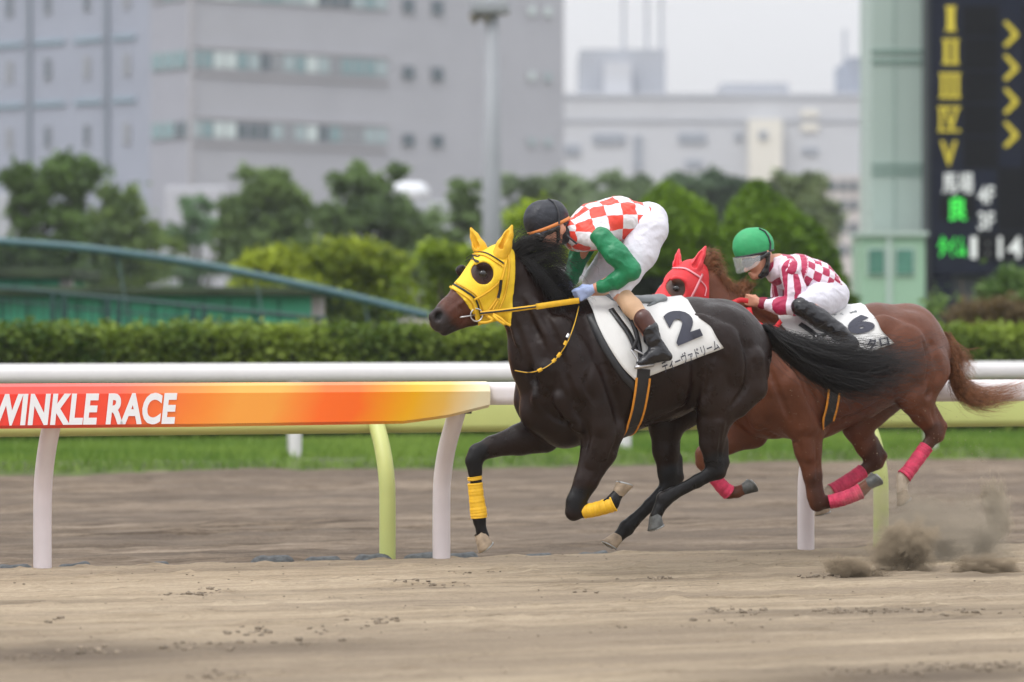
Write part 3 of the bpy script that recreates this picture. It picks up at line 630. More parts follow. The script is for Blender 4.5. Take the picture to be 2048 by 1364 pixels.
conifer('large domed green conifer behind the green helmet', 69, [(360, 1508, 1524), (378, 1490, 1548), (405, 1466, 1580), (445, 1448, 1622), (500, 1436, 1660), (555, 1430, 1688), (610, 1430, 1702), (668, 1440, 1700)], (.035, .085, .005), (.16, .28, .015), 26000, 106)
FG = 'trees in front of the grey building'; D0, D1 = (.07, .115, .05), (.21, .30, .11)
tree('broadleaf_tree', 'large dark tree at the left edge in front of the grey building', 118, [(70, 365, 55, 40), (150, 355, 62, 38), (185, 400, 40, 35), (60, 420, 40, 35), (115, 470, 80, 55), (40, 520, 70, 50), (170, 500, 70, 60)], (.045, .085, .02), (.13, .22, .05), 15000, .17, 121, group=FG)
tree('broadleaf_tree', 'green tree with a domed crown right beside the dark left tree', 112, [(250, 400, 42, 40), (270, 445, 42, 40), (225, 470, 55, 50), (290, 510, 60, 50), (230, 550, 90, 50)], D0, (.20, .29, .07), 11000, .16, 122, group=FG)
tree('broadleaf_tree', 'small bluish green tree in the dip between taller trees', 140, [(395, 415, 28, 26), (370, 450, 50, 32), (430, 490, 55, 48), (350, 520, 60, 50), (430, 540, 70, 40)], D0, (.16, .28, .13), 7000, .17, 123, group=FG, gap=-.02)
tree('broadleaf_tree', 'rounded tree under the middle of the window strips', 116, [(530, 370, 52, 42), (500, 415, 55, 45), (565, 430, 52, 50), (470, 470, 50, 55), (540, 490, 80, 60)], D0, (.21, .31, .09), 12500, .16, 124, group=FG)
tree('broadleaf_tree', 'broad tree beside the white tent roof, left of the lamp mast', 120, [(715, 375, 58, 38), (788, 352, 24, 18), (670, 420, 50, 42), (745, 430, 65, 50), (800, 450, 55, 50), (720, 500, 95, 50)], D0, (.19, .29, .09), 13000, .17, 125, group=FG)
tree('broadleaf_tree', 'shorter tree hiding the foot of the lamp mast', 125, [(935, 385, 26, 28), (930, 430, 40, 40), (880, 460, 50, 40), (980, 480, 60, 50), (870, 510, 70, 50)], D0, (.18, .27, .09), 9000, .17, 126, group=FG)
FH = 'far trees below the pale factory'; E0, E1 = (.10, .15, .08), (.25, .34, .16)  # much of the distance haze is put into this group's leaf colours
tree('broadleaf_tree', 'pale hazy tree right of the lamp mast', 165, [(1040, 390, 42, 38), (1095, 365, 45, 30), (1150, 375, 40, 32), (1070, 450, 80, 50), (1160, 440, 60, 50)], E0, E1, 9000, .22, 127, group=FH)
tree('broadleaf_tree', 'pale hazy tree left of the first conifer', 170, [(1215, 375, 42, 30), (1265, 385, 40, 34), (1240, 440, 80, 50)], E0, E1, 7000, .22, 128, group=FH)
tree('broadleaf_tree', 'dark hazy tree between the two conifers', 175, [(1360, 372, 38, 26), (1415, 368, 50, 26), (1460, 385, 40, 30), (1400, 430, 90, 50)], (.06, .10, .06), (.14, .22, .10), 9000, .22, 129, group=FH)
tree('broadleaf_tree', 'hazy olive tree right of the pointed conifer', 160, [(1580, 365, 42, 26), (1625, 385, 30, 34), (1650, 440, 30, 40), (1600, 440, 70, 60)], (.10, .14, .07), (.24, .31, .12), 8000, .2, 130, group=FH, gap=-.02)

# ================================================================ large grey building
m_b1 = simple('grey blue cladding', (.285, .31, .375), .75, var=.04, scale=.15); m_b2 = simple('grey cladding', (.355, .365, .40), .75, var=.05, scale=.15)
m_glass = [simple('window glass ' + n_, c_, .15, var=.1) for n_, c_ in (('dark', (.10, .13, .15)), ('teal', (.20, .30, .32)), ('pale', (.32, .40, .42)), ('bright', (.50, .58, .58)), ('grey', (.24, .26, .28)))]
m_trim = simple('pale trim', (.36, .36, .385), .7)
bx = empty('office_building', (0, 262, 0)); tag(bx, 'huge grey building with window strips filling the left background', 'building')
Pq = {k_: wp(px, 600, Y) for k_, px, Y in (('A', -1300, 318), ('B', 300, 262), ('C', 378, 258), ('D', 1128, 277))}
def wall_panel(name, a, b, z0, z1, mat, thick=.6):
    d = Vector((b.x - a.x, b.y - a.y, 0)); L = d.length; m = MB(); m.box(0, L, 0, thick, z0, z1)
    return m.build(name, mat, bx, loc=(a.x, a.y - 262, 0), rotz=math.atan2(d.y, d.x)), L
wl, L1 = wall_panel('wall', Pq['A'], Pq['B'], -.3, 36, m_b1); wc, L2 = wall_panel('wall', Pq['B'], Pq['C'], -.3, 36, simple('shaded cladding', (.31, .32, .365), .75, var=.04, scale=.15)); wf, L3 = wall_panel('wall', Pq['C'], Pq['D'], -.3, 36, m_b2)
m = MB(); m.prism([(Pq['A'].x, Pq['A'].y - 262), (Pq['B'].x, Pq['B'].y - 262), (Pq['C'].x, Pq['C'].y - 262), (Pq['D'].x, Pq['D'].y - 262), (Pq['D'].x, 60), (Pq['A'].x, 60)], 2, 36, 36.6); m.build('roof', m_trim, bx)
m = MB(); m.box(0, .6, 0, 40, -.3, 36); m.build('wall', m_b2, bx, loc=(Pq['D'].x - .6, Pq['D'].y - 262 + .62, 0))
def on_wall(px, a, b):                         # distance along a wall for a column
    k_ = (px - 1024) / F; d = (b - a); d.z = 0; L = d.length; d /= L; return (k_ * a.y - a.x) / (d.x - k_ * d.y), L
r = random.Random(4)
def window(px0, px1, z0, z1, seg, mat, frame=True):
    a, b = Pq[seg[0]], Pq[seg[1]]; u0, _ = on_wall(px0, a, b); u1, _ = on_wall(px1, a, b); d = b - a
    m = MB(); m.box(u0, u1, -.14, -.02, z0, z1); o = m.build('window', m_trim, bx, loc=(a.x, a.y - 262, 0), rotz=math.atan2(d.y, d.x))
    m = MB(); m.box(u0 + .06, u1 - .06, -.17, -.15, z0 + .08, z1 - .08); m.build('pane', mat, o)
for fi, (z0, z1) in enumerate(((16.65, 18.0), (21.95, 23.35), (27.2, 28.7))):
    x = 306.0; i = 0
    while x < 768:
        w_ = 23.2; seg = 'BC' if x < 376 else 'CD'; c_ = 3 if abs(x - 437) < 14 or abs(x - 608) < 14 else r.choice((0, 1, 1, 2, 4) if x < 400 else (0, 1, 2, 2, 4, 1))
        if x < 376 < x + w_: x1_ = 376
        else: x1_ = x + w_
        window(x, x1_ - .8, z0, z1, seg, m_glass[c_]); x = x1_ if x1_ != 376 else 379; i += 1
    for px in (815, 873): window(px - 13, px + 13, z0 - .1, z1 - .35, 'CD', m_glass[0])
    for px in (1062, 1094): window(px - 8, px + 8, z0 + .3, z1 - .3, 'CD', m_glass[r.choice((2, 3))])
    for px in (20, 97, 175, 255): window(px - 6, px + 6, z0 - .2, z1 + .15, 'AB', m_glass[r.choice((0, 4))])
    for px in (-60, -140): window(px - 6, px + 6, z0 - .2, z1 + .15, 'AB', m_glass[0])
d_ = Pq['B'] - Pq['A']; az = math.atan2(d_.y, d_.x)
for px in (60, 215, -100):
    u, _ = on_wall(px, Pq['A'], Pq['B']); m = MB(); m.box(u - .18, u + .18, -.3, -.01, 0, 36); m.build('drain_pipe', simple('drain', (.2, .23, .27), .7), bx, loc=(Pq['A'].x, Pq['A'].y - 262, 0), rotz=az)
for z in (19.9, 24.75, 30.1):
    for p0, p1 in ((-100, 48), (70, 130), (150, 205), (228, 272)):
        u0, _ = on_wall(p0, Pq['A'], Pq['B']); u1, _ = on_wall(p1, Pq['A'], Pq['B']); m = MB(); m.box(u0, u1, -.22, -.01, z - .13, z + .13); m.build('ledge', simple('blue ledge', (.22, .32, .38), .6), bx, loc=(Pq['A'].x, Pq['A'].y - 262, 0), rotz=az)
u, _ = on_wall(381, Pq['C'], Pq['D']); dd2 = Pq['D'] - Pq['C']; m = MB(); m.box(-.1, .35, -.2, -.01, -.3, 36); m.build('corner_trim', m_trim, bx, loc=(Pq['C'].x, Pq['C'].y - 262, 0), rotz=math.atan2(dd2.y, dd2.x))
for z in (18.25, 23.6, 28.9, 16.3, 21.6):
    m = MB(); m.box(.6, on_wall(775, Pq['C'], Pq['D'])[0], -.2, -.01, z - .12, z + .12); m.build('ledge', m_trim, bx, loc=(Pq['C'].x, Pq['C'].y - 262, 0), rotz=math.atan2(dd2.y, dd2.x))
# low pale things at its foot
def lowbox(name, label, cat, px0, px1, y0, y1, Y, col, dep=4):
    a, b = wp(px0, y0, Y), wp(px1, y1, Y); m = MB(); m.box(0, b.x - a.x, 0, dep, -.3, a.z); o = m.build(name, simple(name + ' paint', col, .7, var=.08, scale=.5), loc=(a.x, Y, 0), bevel=.15); tag(o, label, cat); return o
lowbox('low_building', 'low whitish annex between the second tree and the domed tree', 'building', 330, 455, 372, 440, 190, (.40, .41, .45))
lowbox('low_building', 'low pale annex seen in the gap below the white tent roof', 'building', 800, 935, 402, 470, 190, (.36, .38, .41))
lowbox('low_building', 'pale grey annex behind the left dark tree', 'building', -20, 75, 388, 470, 190, (.36, .38, .41))
a = wp(820, 388, 175); S_ = SDF([-1.6, -1.6, -.3], [1.6, 1.6, 1.4], .08); S_.seg((-.4, 0, 0), (.4, 0, 0), .62, .62, .7, .7, k=.1); v, q = S_.mesh(1)
rt = empty('tent_roof', (a.x, 175, 0)); tag(rt, 'bright white domed tent roof between two trees', 'tent'); mesh_obj('roof', v + np.array([0, 0, a.z]), q, simple('white canvas', (.62, .64, .68), .6), rt)
m = MB(); m.tube([(0, 0, -.3), (0, 0, a.z)], .12, 8); m.build('pole', m_trim, rt, True)

# lamp mast
a = wp(984, 676, 96); rt = empty('lamp_mast', (a.x, 96, 0)); tag(rt, 'tall pale grey floodlight mast rising above the trees', 'lamp post'); m_mast = simple('galvanised mast', (.27, .285, .31), .5, var=.06, scale=1)
zt = wp(0, 20, 96).z; m = MB(); m.tube([(0, 0, -.3), (0, 0, 5), (0, 0, zt + 1)], [.33, .27, .155], 16); m.build('pole', m_mast, rt, True)
m = MB(); m.box(-.62, .5, -.4, .4, zt - .12, zt + .25); m.build('lamp_head', m_mast, rt, bevel=.08)
for i, dx in enumerate((-.5, -.15)): m = MB(); m.tube([(dx - .1, -.1, zt - .3), (dx + .15, -.1, zt - .14)], [.16, .12], 10); m.build('lamp', simple('lamp glass', (.22, .2, .17), .4), rt, True)

# ================================================================ pale factory far right
m_f = simple('pale factory wall', (.50, .515, .55), .8, var=.04, scale=.05); m_f2 = simple('grey plant room', (.37, .39, .43), .8, var=.06, scale=.1); m_f3 = simple('cream wall', (.68, .66, .60), .8, var=.05, scale=.1)
Yf = 420; fb = empty('factory', (wp(1140, 0, Yf).x, Yf, 0)); tag(fb, 'long pale factory with rooftop plant rooms on the right horizon', 'building')
def fbox(name, px0, px1, y0, y1, mat, dy=0, dep=20):
    a, b = wp(px0, y0, Yf), wp(px1, y1, Yf); m = MB(); m.box(a.x, b.x, 0, dep, b.z, a.z); return m.build(name, mat, fb, loc=(-fb.location.x, dy, 0))
fbox('wall', 1100, 1800, 186, 690, m_f, 0, 40); fbox('plant_room', 1162, 1336, 90, 186, m_f2, 6, 20); fbox('plant_room', 1450, 1585, 160, 186, m_f2, 5, 20); fbox('plant_room', 1210, 1265, 120, 186, m_f, 3, 5)
fbox('cream_bay', 1496, 1562, 240, 420, m_f3, -2, 2); fbox('tower', 1706, 1775, 108, 186, simple('blue tower', (.29, .32, .38), .8), 4, 20)
for px, yb in ((1253, 90), (1300, 90), (1330, 90), (1706, 108)):
    p = wp(px, yb, Yf); m = MB(); m.box(p.x - .22, p.x + .22, 0, .4, p.z - .5, p.z + (16 if px < 1400 else 4)); m.build('mast', m_f2, fb, loc=(-fb.location.x, 10, 0))
m_fd = simple('factory window', (.30, .33, .38), .4)
for x0, x1, y0, y1, mt in ((1186, 1250, 268, 288, m_fd), (1357, 1412, 266, 286, m_fd), (1268, 1284, 272, 340, m_fd), (1370, 1405, 320, 336, m_fd), (1604, 1636, 296, 308, m_fd), (1602, 1636, 220, 234, m_f3), (1602, 1636, 246, 262, m_f3), (1470, 1484, 264, 280, m_fd), (1516, 1532, 264, 280, m_fd), (1130, 1160, 290, 310, m_fd)):
    a, b = wp(x0, y0, Yf), wp(x1, y1, Yf); m = MB(); m.box(a.x, b.x, -.3, -.02, b.z, a.z); m.build('window', mt, fb, loc=(-fb.location.x, -2.0 if 1496 < x0 < 1562 else 0, 0))
for x0, x1, y in ((1100, 1800, 192), (1100, 1800, 240)): a, b = wp(x0, y, Yf), wp(x1, y + 4, Yf); m = MB(); m.box(a.x, b.x, -.2, -.02, b.z, a.z); m.build('ledge', m_f2, fb, loc=(-fb.location.x, 0, 0))
Yb = 230; a = wp(1630, 352, Yb); b = wp(1760, 352, Yb); lb = empty('beige_building', (a.x, Yb, 0)); tag(lb, 'low beige building between the conifer and the pale green tower', 'building'); W_ = b.x - a.x
m = MB(); m.box(0, W_, 0, 12, -.3, a.z); m.build('wall', simple('beige wall', (.50, .47, .46), .8, var=.1, scale=.3), lb)
for row, yy in enumerate((372, 410, 455, 500)):
    for j in range(5): p = wp(1646 + j * 20, yy, Yb); m = MB(); m.box(p.x - a.x - .22, p.x - a.x + .22, -.1, -.01, p.z - .35, p.z + .35); m.build('window', m_glass[0], lb)

# ================================================================ scoreboard and its tower
m_pg = simple('pale green panel', (.40, .49, .455), .55, var=.03, scale=.2); m_pg2 = simple('mid green panel', (.28, .44, .32), .6, var=.08, scale=.4); m_nav = simple('navy board', (.008, .011, .024), .6, var=.2, scale=1, spec=.15)
m_blk = simple('black display', (.003, .0035, .005), .6, var=.2, scale=1, spec=.15); m_seam = simple('panel seam', (.20, .31, .27), .6)
Ys = 95; a = wp(1742, 0, Ys); b = wp(1862, 0, Ys); tw = empty('display_tower', (a.x, Ys, 0)); tag(tw, 'pale green panelled tower left of the scoreboard', 'tower'); W_ = b.x - a.x
m = MB(); m.box(0, W_, 0, 3, -.3, 16); m.build('wall', m_pg, tw)
for y in (102, 122, 330, 345): z = wp(0, y, Ys).z; m = MB(); m.box(0, W_, -.05, -.004, z - .05, z + .03); m.build('seam', m_seam, tw)
for px in (1789,): x = wp(px, 0, Ys).x - a.x; m = MB(); m.box(x - .012, x + .012, -.03, -.004, 0, 16); m.build('seam', m_seam, tw)
a2 = wp(1722, 466, 92); b2 = wp(1850, 466, 92); ht = empty('control_hut', (a2.x, 92, 0)); tag(ht, 'mid green hut with two windows at the foot of the tower', 'hut'); W2 = b2.x - a2.x
m = MB(); m.box(0, W2, 0, 2.4, -.3, a2.z - .08); m.build('wall', m_pg2, ht)
m = MB(); m.box(-.08, W2 + .08, -.12, 2.5, a2.z - .08, a2.z + .04); m.build('roof', m_pg, ht)
for x0, x1 in ((1733, 1772), (1788, 1830)):
    p, q = wp(x0, 495, 92), wp(x1, 552, 92); m = MB(); m.box(p.x - a2.x, q.x - a2.x, -.05, -.004, q.z, p.z); wdo = m.build('window', m_pg, ht); m = MB(); m.box(p.x - a2.x + .05, q.x - a2.x - .05, -.08, -.06, q.z + .05, p.z - .05); m.build('pane', simple('green glass', (.07, .20, .15), .25, var=.2, scale=2), wdo)
p = wp(1778, 560, 92); m = MB(); m.box(p.x - a2.x - .07, p.x - a2.x + .07, -.06, -.004, -.3, a2.z - .1); m.build('pillar', m_pg, ht)
Yq = 92.5; a = wp(1860, 0, Yq); b = wp(2330, 0, Yq); sb = empty('scoreboard', (a.x, Yq, 0)); tag(sb, 'dark navy race scoreboard with yellow numerals and lit white time', 'scoreboard'); zb = wp(0, 548, Yq).z
m = MB(); m.box(0, b.x - a.x, 0, .8, zb, 16); m.build('board', m_nav, sb)
m = MB(); m.box(-.12, -.0, -.12, .85, -.3, 16.1); m.build('frame', simple('dark frame', (.02, .025, .03), .5), sb)
m = MB(); m.box(.1, .6, .1, .22, -.3, zb - .01); m.build('leg', m_nav, sb)
m = MB(); m.box(.0, 6, .25, .5, -.3, zb + .3); m.build('base_panel', simple('dark base', (.03, .035, .04), .7), sb)
def sp(px, y): q = wp(px, y, Yq); return q.x - a.x, q.z
for i in range(5):
    x0, z1 = sp(1926, 12 + i * 66); x1, z0 = sp(1996, 72 + i * 66); m = MB(); m.box(x0, x1, -.03, -.004, z0, z1); m.build('display_panel', m_blk, sb)
    x0, z1 = sp(2046, 12 + i * 66); x1, z0 = sp(2120, 72 + i * 66); m = MB(); m.box(x0, x1, -.03, -.004, z0, z1); m.build('display_panel', m_blk, sb)
for x0_, x1_, y0_, y1_ in ((1880, 1950, 392, 438), (1995, 2120, 335, 460), (1945, 2120, 465, 520)):
    x0, z1 = sp(x0_, y0_); x1, z0 = sp(x1_, y1_); m = MB(); m.box(x0, x1, -.03, -.004, z0, z1); m.build('display_panel', m_blk, sb)
def emit(name, col, st):
    k = NB(name); k.b.inputs['Base Color'].default_value = (*col, 1); k.b.inputs['Emission Color'].default_value = (*col, 1); k.b.inputs['Emission Strength'].default_value = st; return k.m
m_ye, m_wh, m_gn = simple('yellow numeral', (.62, .50, .035), .5, var=.05), emit('white lamp digits', (.72, .74, .74), .25), emit('green lamp digits', (.05, .78, .08), .45)
def board_text(body, px0, px1, y0, y1, mat, bold=.02):
    tv, tf, _ = text_mesh(body, bold, 0, 2, 2); x0, zt_ = sp(px0, y0); x1, zb_ = sp(px1, y1)
    mesh_obj('writing', [(x0 + (x1 - x0) * u, -.05, zb_ + (zt_ - zb_) * v) for u, v in tv], tf, mat, sb, smooth=False)
for s_, x0, x1, y in (('I', 1893, 1909, 12), ('II', 1887, 1915, 78), ('III', 1881, 1918, 146), ('IV', 1878, 1918, 213), ('V', 1880, 1914, 282)):
    board_text(s_, x0, x1, y, y + 50, m_ye, .022)
    if s_ in ('I', 'II', 'III', 'IV', 'V'):
        for yy in (y, y + 46) if s_ != 'V' else ():
            q0, q1 = sp(x0 - 3, yy), sp(x1 + 3, yy + 5); m = MB(); m.box(q0[0], q1[0], -.055, -.045, q1[1], q0[1]); m.build('serif', m_ye, sb)
for y in (45, 112, 179, 246):
    m = MB(); P_ = [sp(2006, y), sp(2013, y - 3), sp(2036, y + 21), sp(2036, y + 28), sp(2013, y + 50), sp(2006, y + 45), sp(2026, y + 24)]; m.prism([(p_[0], p_[1]) for p_ in P_], 1, -.06, -.03); m.build('chevron', m_ye, sb)
board_text('馬場', 1884, 1946, 345, 388, m_wh, .01); board_text('良', 1898, 1933, 393, 442, m_gn, .025); board_text('4F', 1956, 1988, 372, 408, m_wh, .015); board_text('3F', 1956, 1988, 424, 460, m_wh, .015)
board_text('タイム', 1876, 1932, 472, 514, m_gn, .025); board_text('1', 1941, 1953, 473, 517, m_wh, .015); board_text(':', 1973, 1978, 484, 510, simple('dim colon', (.2, .2, .2), .5), .0); board_text('14', 1996, 2044, 473, 517, m_wh, .01)
# ================================================================ horses and riders
def coat_mat(name, rough=.36, spec=.4):
    k = NB(name); a = k.n('ShaderNodeAttribute'); a.attribute_name = 'Col'
    big = k.noise(k.coord((1, 1, 1)), 4.5, 5, .6); fine = k.noise(k.coord((30, 60, 160)), 3.0, 3)
    c = k.mix(1.0, a.outputs['Color'], k.ramp(big, [(.25, .72), (.75, 1.35)]), 'MULTIPLY')
    c = k.mix(.35, c, k.ramp(fine, [(.3, .6), (.7, 1.5)]), 'MULTIPLY'); k.l(c, k.b.inputs['Base Color'])
    k.l(k.ramp(k.noise(k.coord(), 9, 4), [(.3, rough - .06), (.7, rough + .14)]), k.b.inputs['Roughness'])
    k.b.inputs['Specular IOR Level'].default_value = spec
    v = k.noise(k.coord((1, 1, 1)), 11, 4, .5); f2 = k.noise(k.coord((60, 120, 300)), 2.0, 2)
    k.bump(k.math('ADD', k.math('MULTIPLY', v, 1.0), k.math('MULTIPLY', f2, .12)), .45, .02)
    return k.m
M = {}
M['coat_dark'] = coat_mat('dark bay coat', .29, .25)
M['coat_red'] = coat_mat('chestnut coat', .34, .3)
M['skin'] = simple('skin', C(196, 140, 115), .55, var=.1, scale=20)
M['hair_black'] = simple('black hair', (.008, .007, .007), .42, var=.4, scale=30)
M['hair_ginger'] = simple('ginger hair', (.24, .098, .04), .45, var=.5, scale=25)
M['yellow'] = simple('yellow fabric', (.84, .56, .02), .6, var=.09, scale=18, bump=.25, bscale=160)
M['yellow_gold'] = simple('golden yellow fabric', (.74, .42, .015), .6, var=.1, scale=18, bump=.2, bscale=120)
M['red'] = simple('red fabric', (.62, .022, .03), .55, var=.1, scale=18, bump=.25, bscale=160)
M['pink'] = simple('pink wrap', (.56, .04, .10), .75, var=.25, scale=22, bump=.5, bscale=90)
M['black_strap'] = simple('black strap', (.012, .012, .014), .45, var=.3, scale=30)
M['orange_edge'] = simple('orange webbing', (.62, .24, .02), .6, var=.15, scale=40)
M['metal'] = simple('steel', (.55, .55, .56), .28, 1.0, var=.1)
M['cloth_white'] = simple('white saddle cloth', (.66, .66, .65), .6, var=.05, scale=7, bump=.35, bscale=14)
M['ink'] = simple('dark print', (.03, .032, .05), .6, var=.2)
M['boot'] = simple('black boot leather', (.008, .008, .011), .27, var=.3, scale=14, bump=.6, bscale=32, coat=.2)
M['brown_leather'] = simple('brown boot top', (.075, .028, .022), .35, var=.2, scale=20)
M['tan'] = simple('tan stocking', (.52, .33, .2), .62, var=.05, scale=14)
M['breeches'] = simple('white breeches', (.65, .645, .72), .6, var=.035, scale=9, bump=.55, bscale=26)
M['green_silk'] = simple('green silk', (.006, .19, .075), .45, var=.12, scale=7, bump=.8, bscale=22)
M['glove'] = simple('pale blue glove', (.36, .45, .72), .65, var=.08, scale=30, bump=.3, bscale=60)
M['helmet_black'] = simple('black helmet cover', (.010, .012, .020), .5, var=.2, scale=12, bump=.9, bscale=18)
M['helmet_green'] = simple('green helmet cover', (.03, .33, .12), .6, var=.1, scale=12, bump=.3, bscale=18)
M['orange_band'] = simple('orange band', (.62, .21, .05), .5, var=.1)
M['saddle'] = simple('black saddle leather', (.012, .012, .014), .35, var=.3, bump=.3)
M['saddle_grey'] = simple('grey saddle leather', (.17, .19, .2), .4, var=.2)
M['hoof'] = simple('sandy hoof', (.30, .23, .16), .75, var=.35, scale=22, bump=.5, bscale=70)
M['hoof_dark'] = simple('dark hoof', (.075, .078, .075), .5, var=.5, scale=22, bump=.4, bscale=70)
M['shoe'] = simple('horseshoe', (.35, .36, .36), .4, .8, var=.2)
M['eye'] = simple('horse eye', (.006, .004, .003), .06, var=.1, coat=.6)
k = NB('clear visor'); k.b.inputs['Base Color'].default_value = (.86, .9, .92, 1); k.b.inputs['Roughness'].default_value = .12
k.b.inputs['Alpha'].default_value = .17; M['visor'] = k.m


class Subject:
    def __init__(s, tmid, px0, org_s_px, hgt=0.0):
        s.t = tmid; s.pxm = F / (O0[1]); g = pt(org_s_px, 700, tmid); s.org = np.array([g[0], tmid, 0.0])
        s.m = scl(g)                          # pixels per metre
    def p(s, px, py, lat=0.0): return pt(px, py, s.t + lat)
    def nd(s, L):                             # (px, py, lat, r_px[, r_lat_m]) -> node
        out = []
        for n in L:
            q = s.p(n[0], n[1], n[2]); r = n[3] / s.m
            out.append((*q, r, n[4] if len(n) > 4 else r))
        return out
    def loc(s, V): return np.asarray(V) - s.org

def ribbon(P, N_, width, thick):
    """flat strap through points P lying on normals N_"""
    P = np.asarray(P); N_ = np.asarray(N_); T = np.gradient(P, axis=0); T /= np.linalg.norm(T, axis=1, keepdims=True) + 1e-9
    B = np.cross(N_, T); B /= np.linalg.norm(B, axis=1, keepdims=True) + 1e-9; h = width / 2
    ring = np.stack([P + B * h, P + B * h * .9 + N_ * thick, P - B * h * .9 + N_ * thick, P - B * h], 1); m = len(P)
    V = ring.reshape(-1, 3); f = []
    for i in range(m - 1):
        for j in range(4): f.append((i * 4 + j, i * 4 + (j + 1) % 4, (i + 1) * 4 + (j + 1) % 4, (i + 1) * 4 + j))
    f += [(0, 1, 2, 3), ((m - 1) * 4 + 3, (m - 1) * 4 + 2, (m - 1) * 4 + 1, (m - 1) * 4)]
    return V, f
def strap_on(S, fld, path, width, thick=.003, off=.004, n=6):
    pp = seg_pts([(a, b, 0) for a, b in path], n)[:, :2]
    P = np.array([fld.hit(a, b, off, S.t) for a, b in pp]); return ribbon(P, fld.grad(P), width, thick)
def quad_hit(S, fld, quad, uv, off, tm=None):
    """bilinear pixel quad TL TR BR BL; uv with v up"""
    tl, tr, br, bl = [np.array(q, float) for q in quad]
    out = []
    for u, v in uv:
        top = tl + (tr - tl) * u; bot = bl + (br - bl) * u; q = bot + (top - bot) * v
        out.append(fld.hit(q[0], q[1], off, S.t if tm is None else tm))
    return np.array(out)

def hoof(S, name, c, d, toe, parent, mat, r0=.038, r1=.06):
    """c coronet, d sole centre, toe direction"""
    c, d, toe = map(lambda v: np.asarray(v, float), (c, d, toe)); ax = d - c; L = np.linalg.norm(ax); a = ax / L
    toe = toe - a * (toe @ a); toe /= np.linalg.norm(toe); sd_ = np.cross(a, toe)
    V, f = [], []; n = 20; rows = [(-.3, .84, -.02), (-.06, .98, 0), (.04, 1.07, .03), (.35, 1.16, .18), (.78, 1.33, .42), (.98, 1.42, .52), (1.0, 1.38, .52), (.98, 1.12, .48), (.86, .5, .4)]
    for t, g, sh in rows:
        for j in range(n):
            an = 2 * math.pi * j / n; x = math.cos(an); y = math.sin(an); rr = r0 * g * (1.12 if x > 0 else .92)
            V.append(c + ax * t + toe * (x * rr + sh * r0 * 1.0) + sd_ * y * r0 * g * .92)
    V.append(c + ax * .82 + toe * .35 * r0)
    for i in range(len(rows) - 1):
        for j in range(n): f.append((i * n + j, i * n + (j + 1) % n, (i + 1) * n + (j + 1) % n, (i + 1) * n + j))
    e = len(V) - 1; f += [((len(rows) - 1) * n + j, (len(rows) - 1) * n + (j + 1) % n, e) for j in range(n)]
    o = mesh_obj(name, S.loc(V), f, mat, parent)
    sh = MB(); P = [c + ax * 1.03 + toe * (.5 * r0 + math.cos(an) * r0 * 1.32) + sd_ * math.sin(an) * r0 * 1.18 for an in np.linspace(-2.5, 2.5, 17)]
    sh.tube([S.loc(p) for p in P], .006, 6); sh.build('horseshoe', M['shoe'], o, True)
    return o

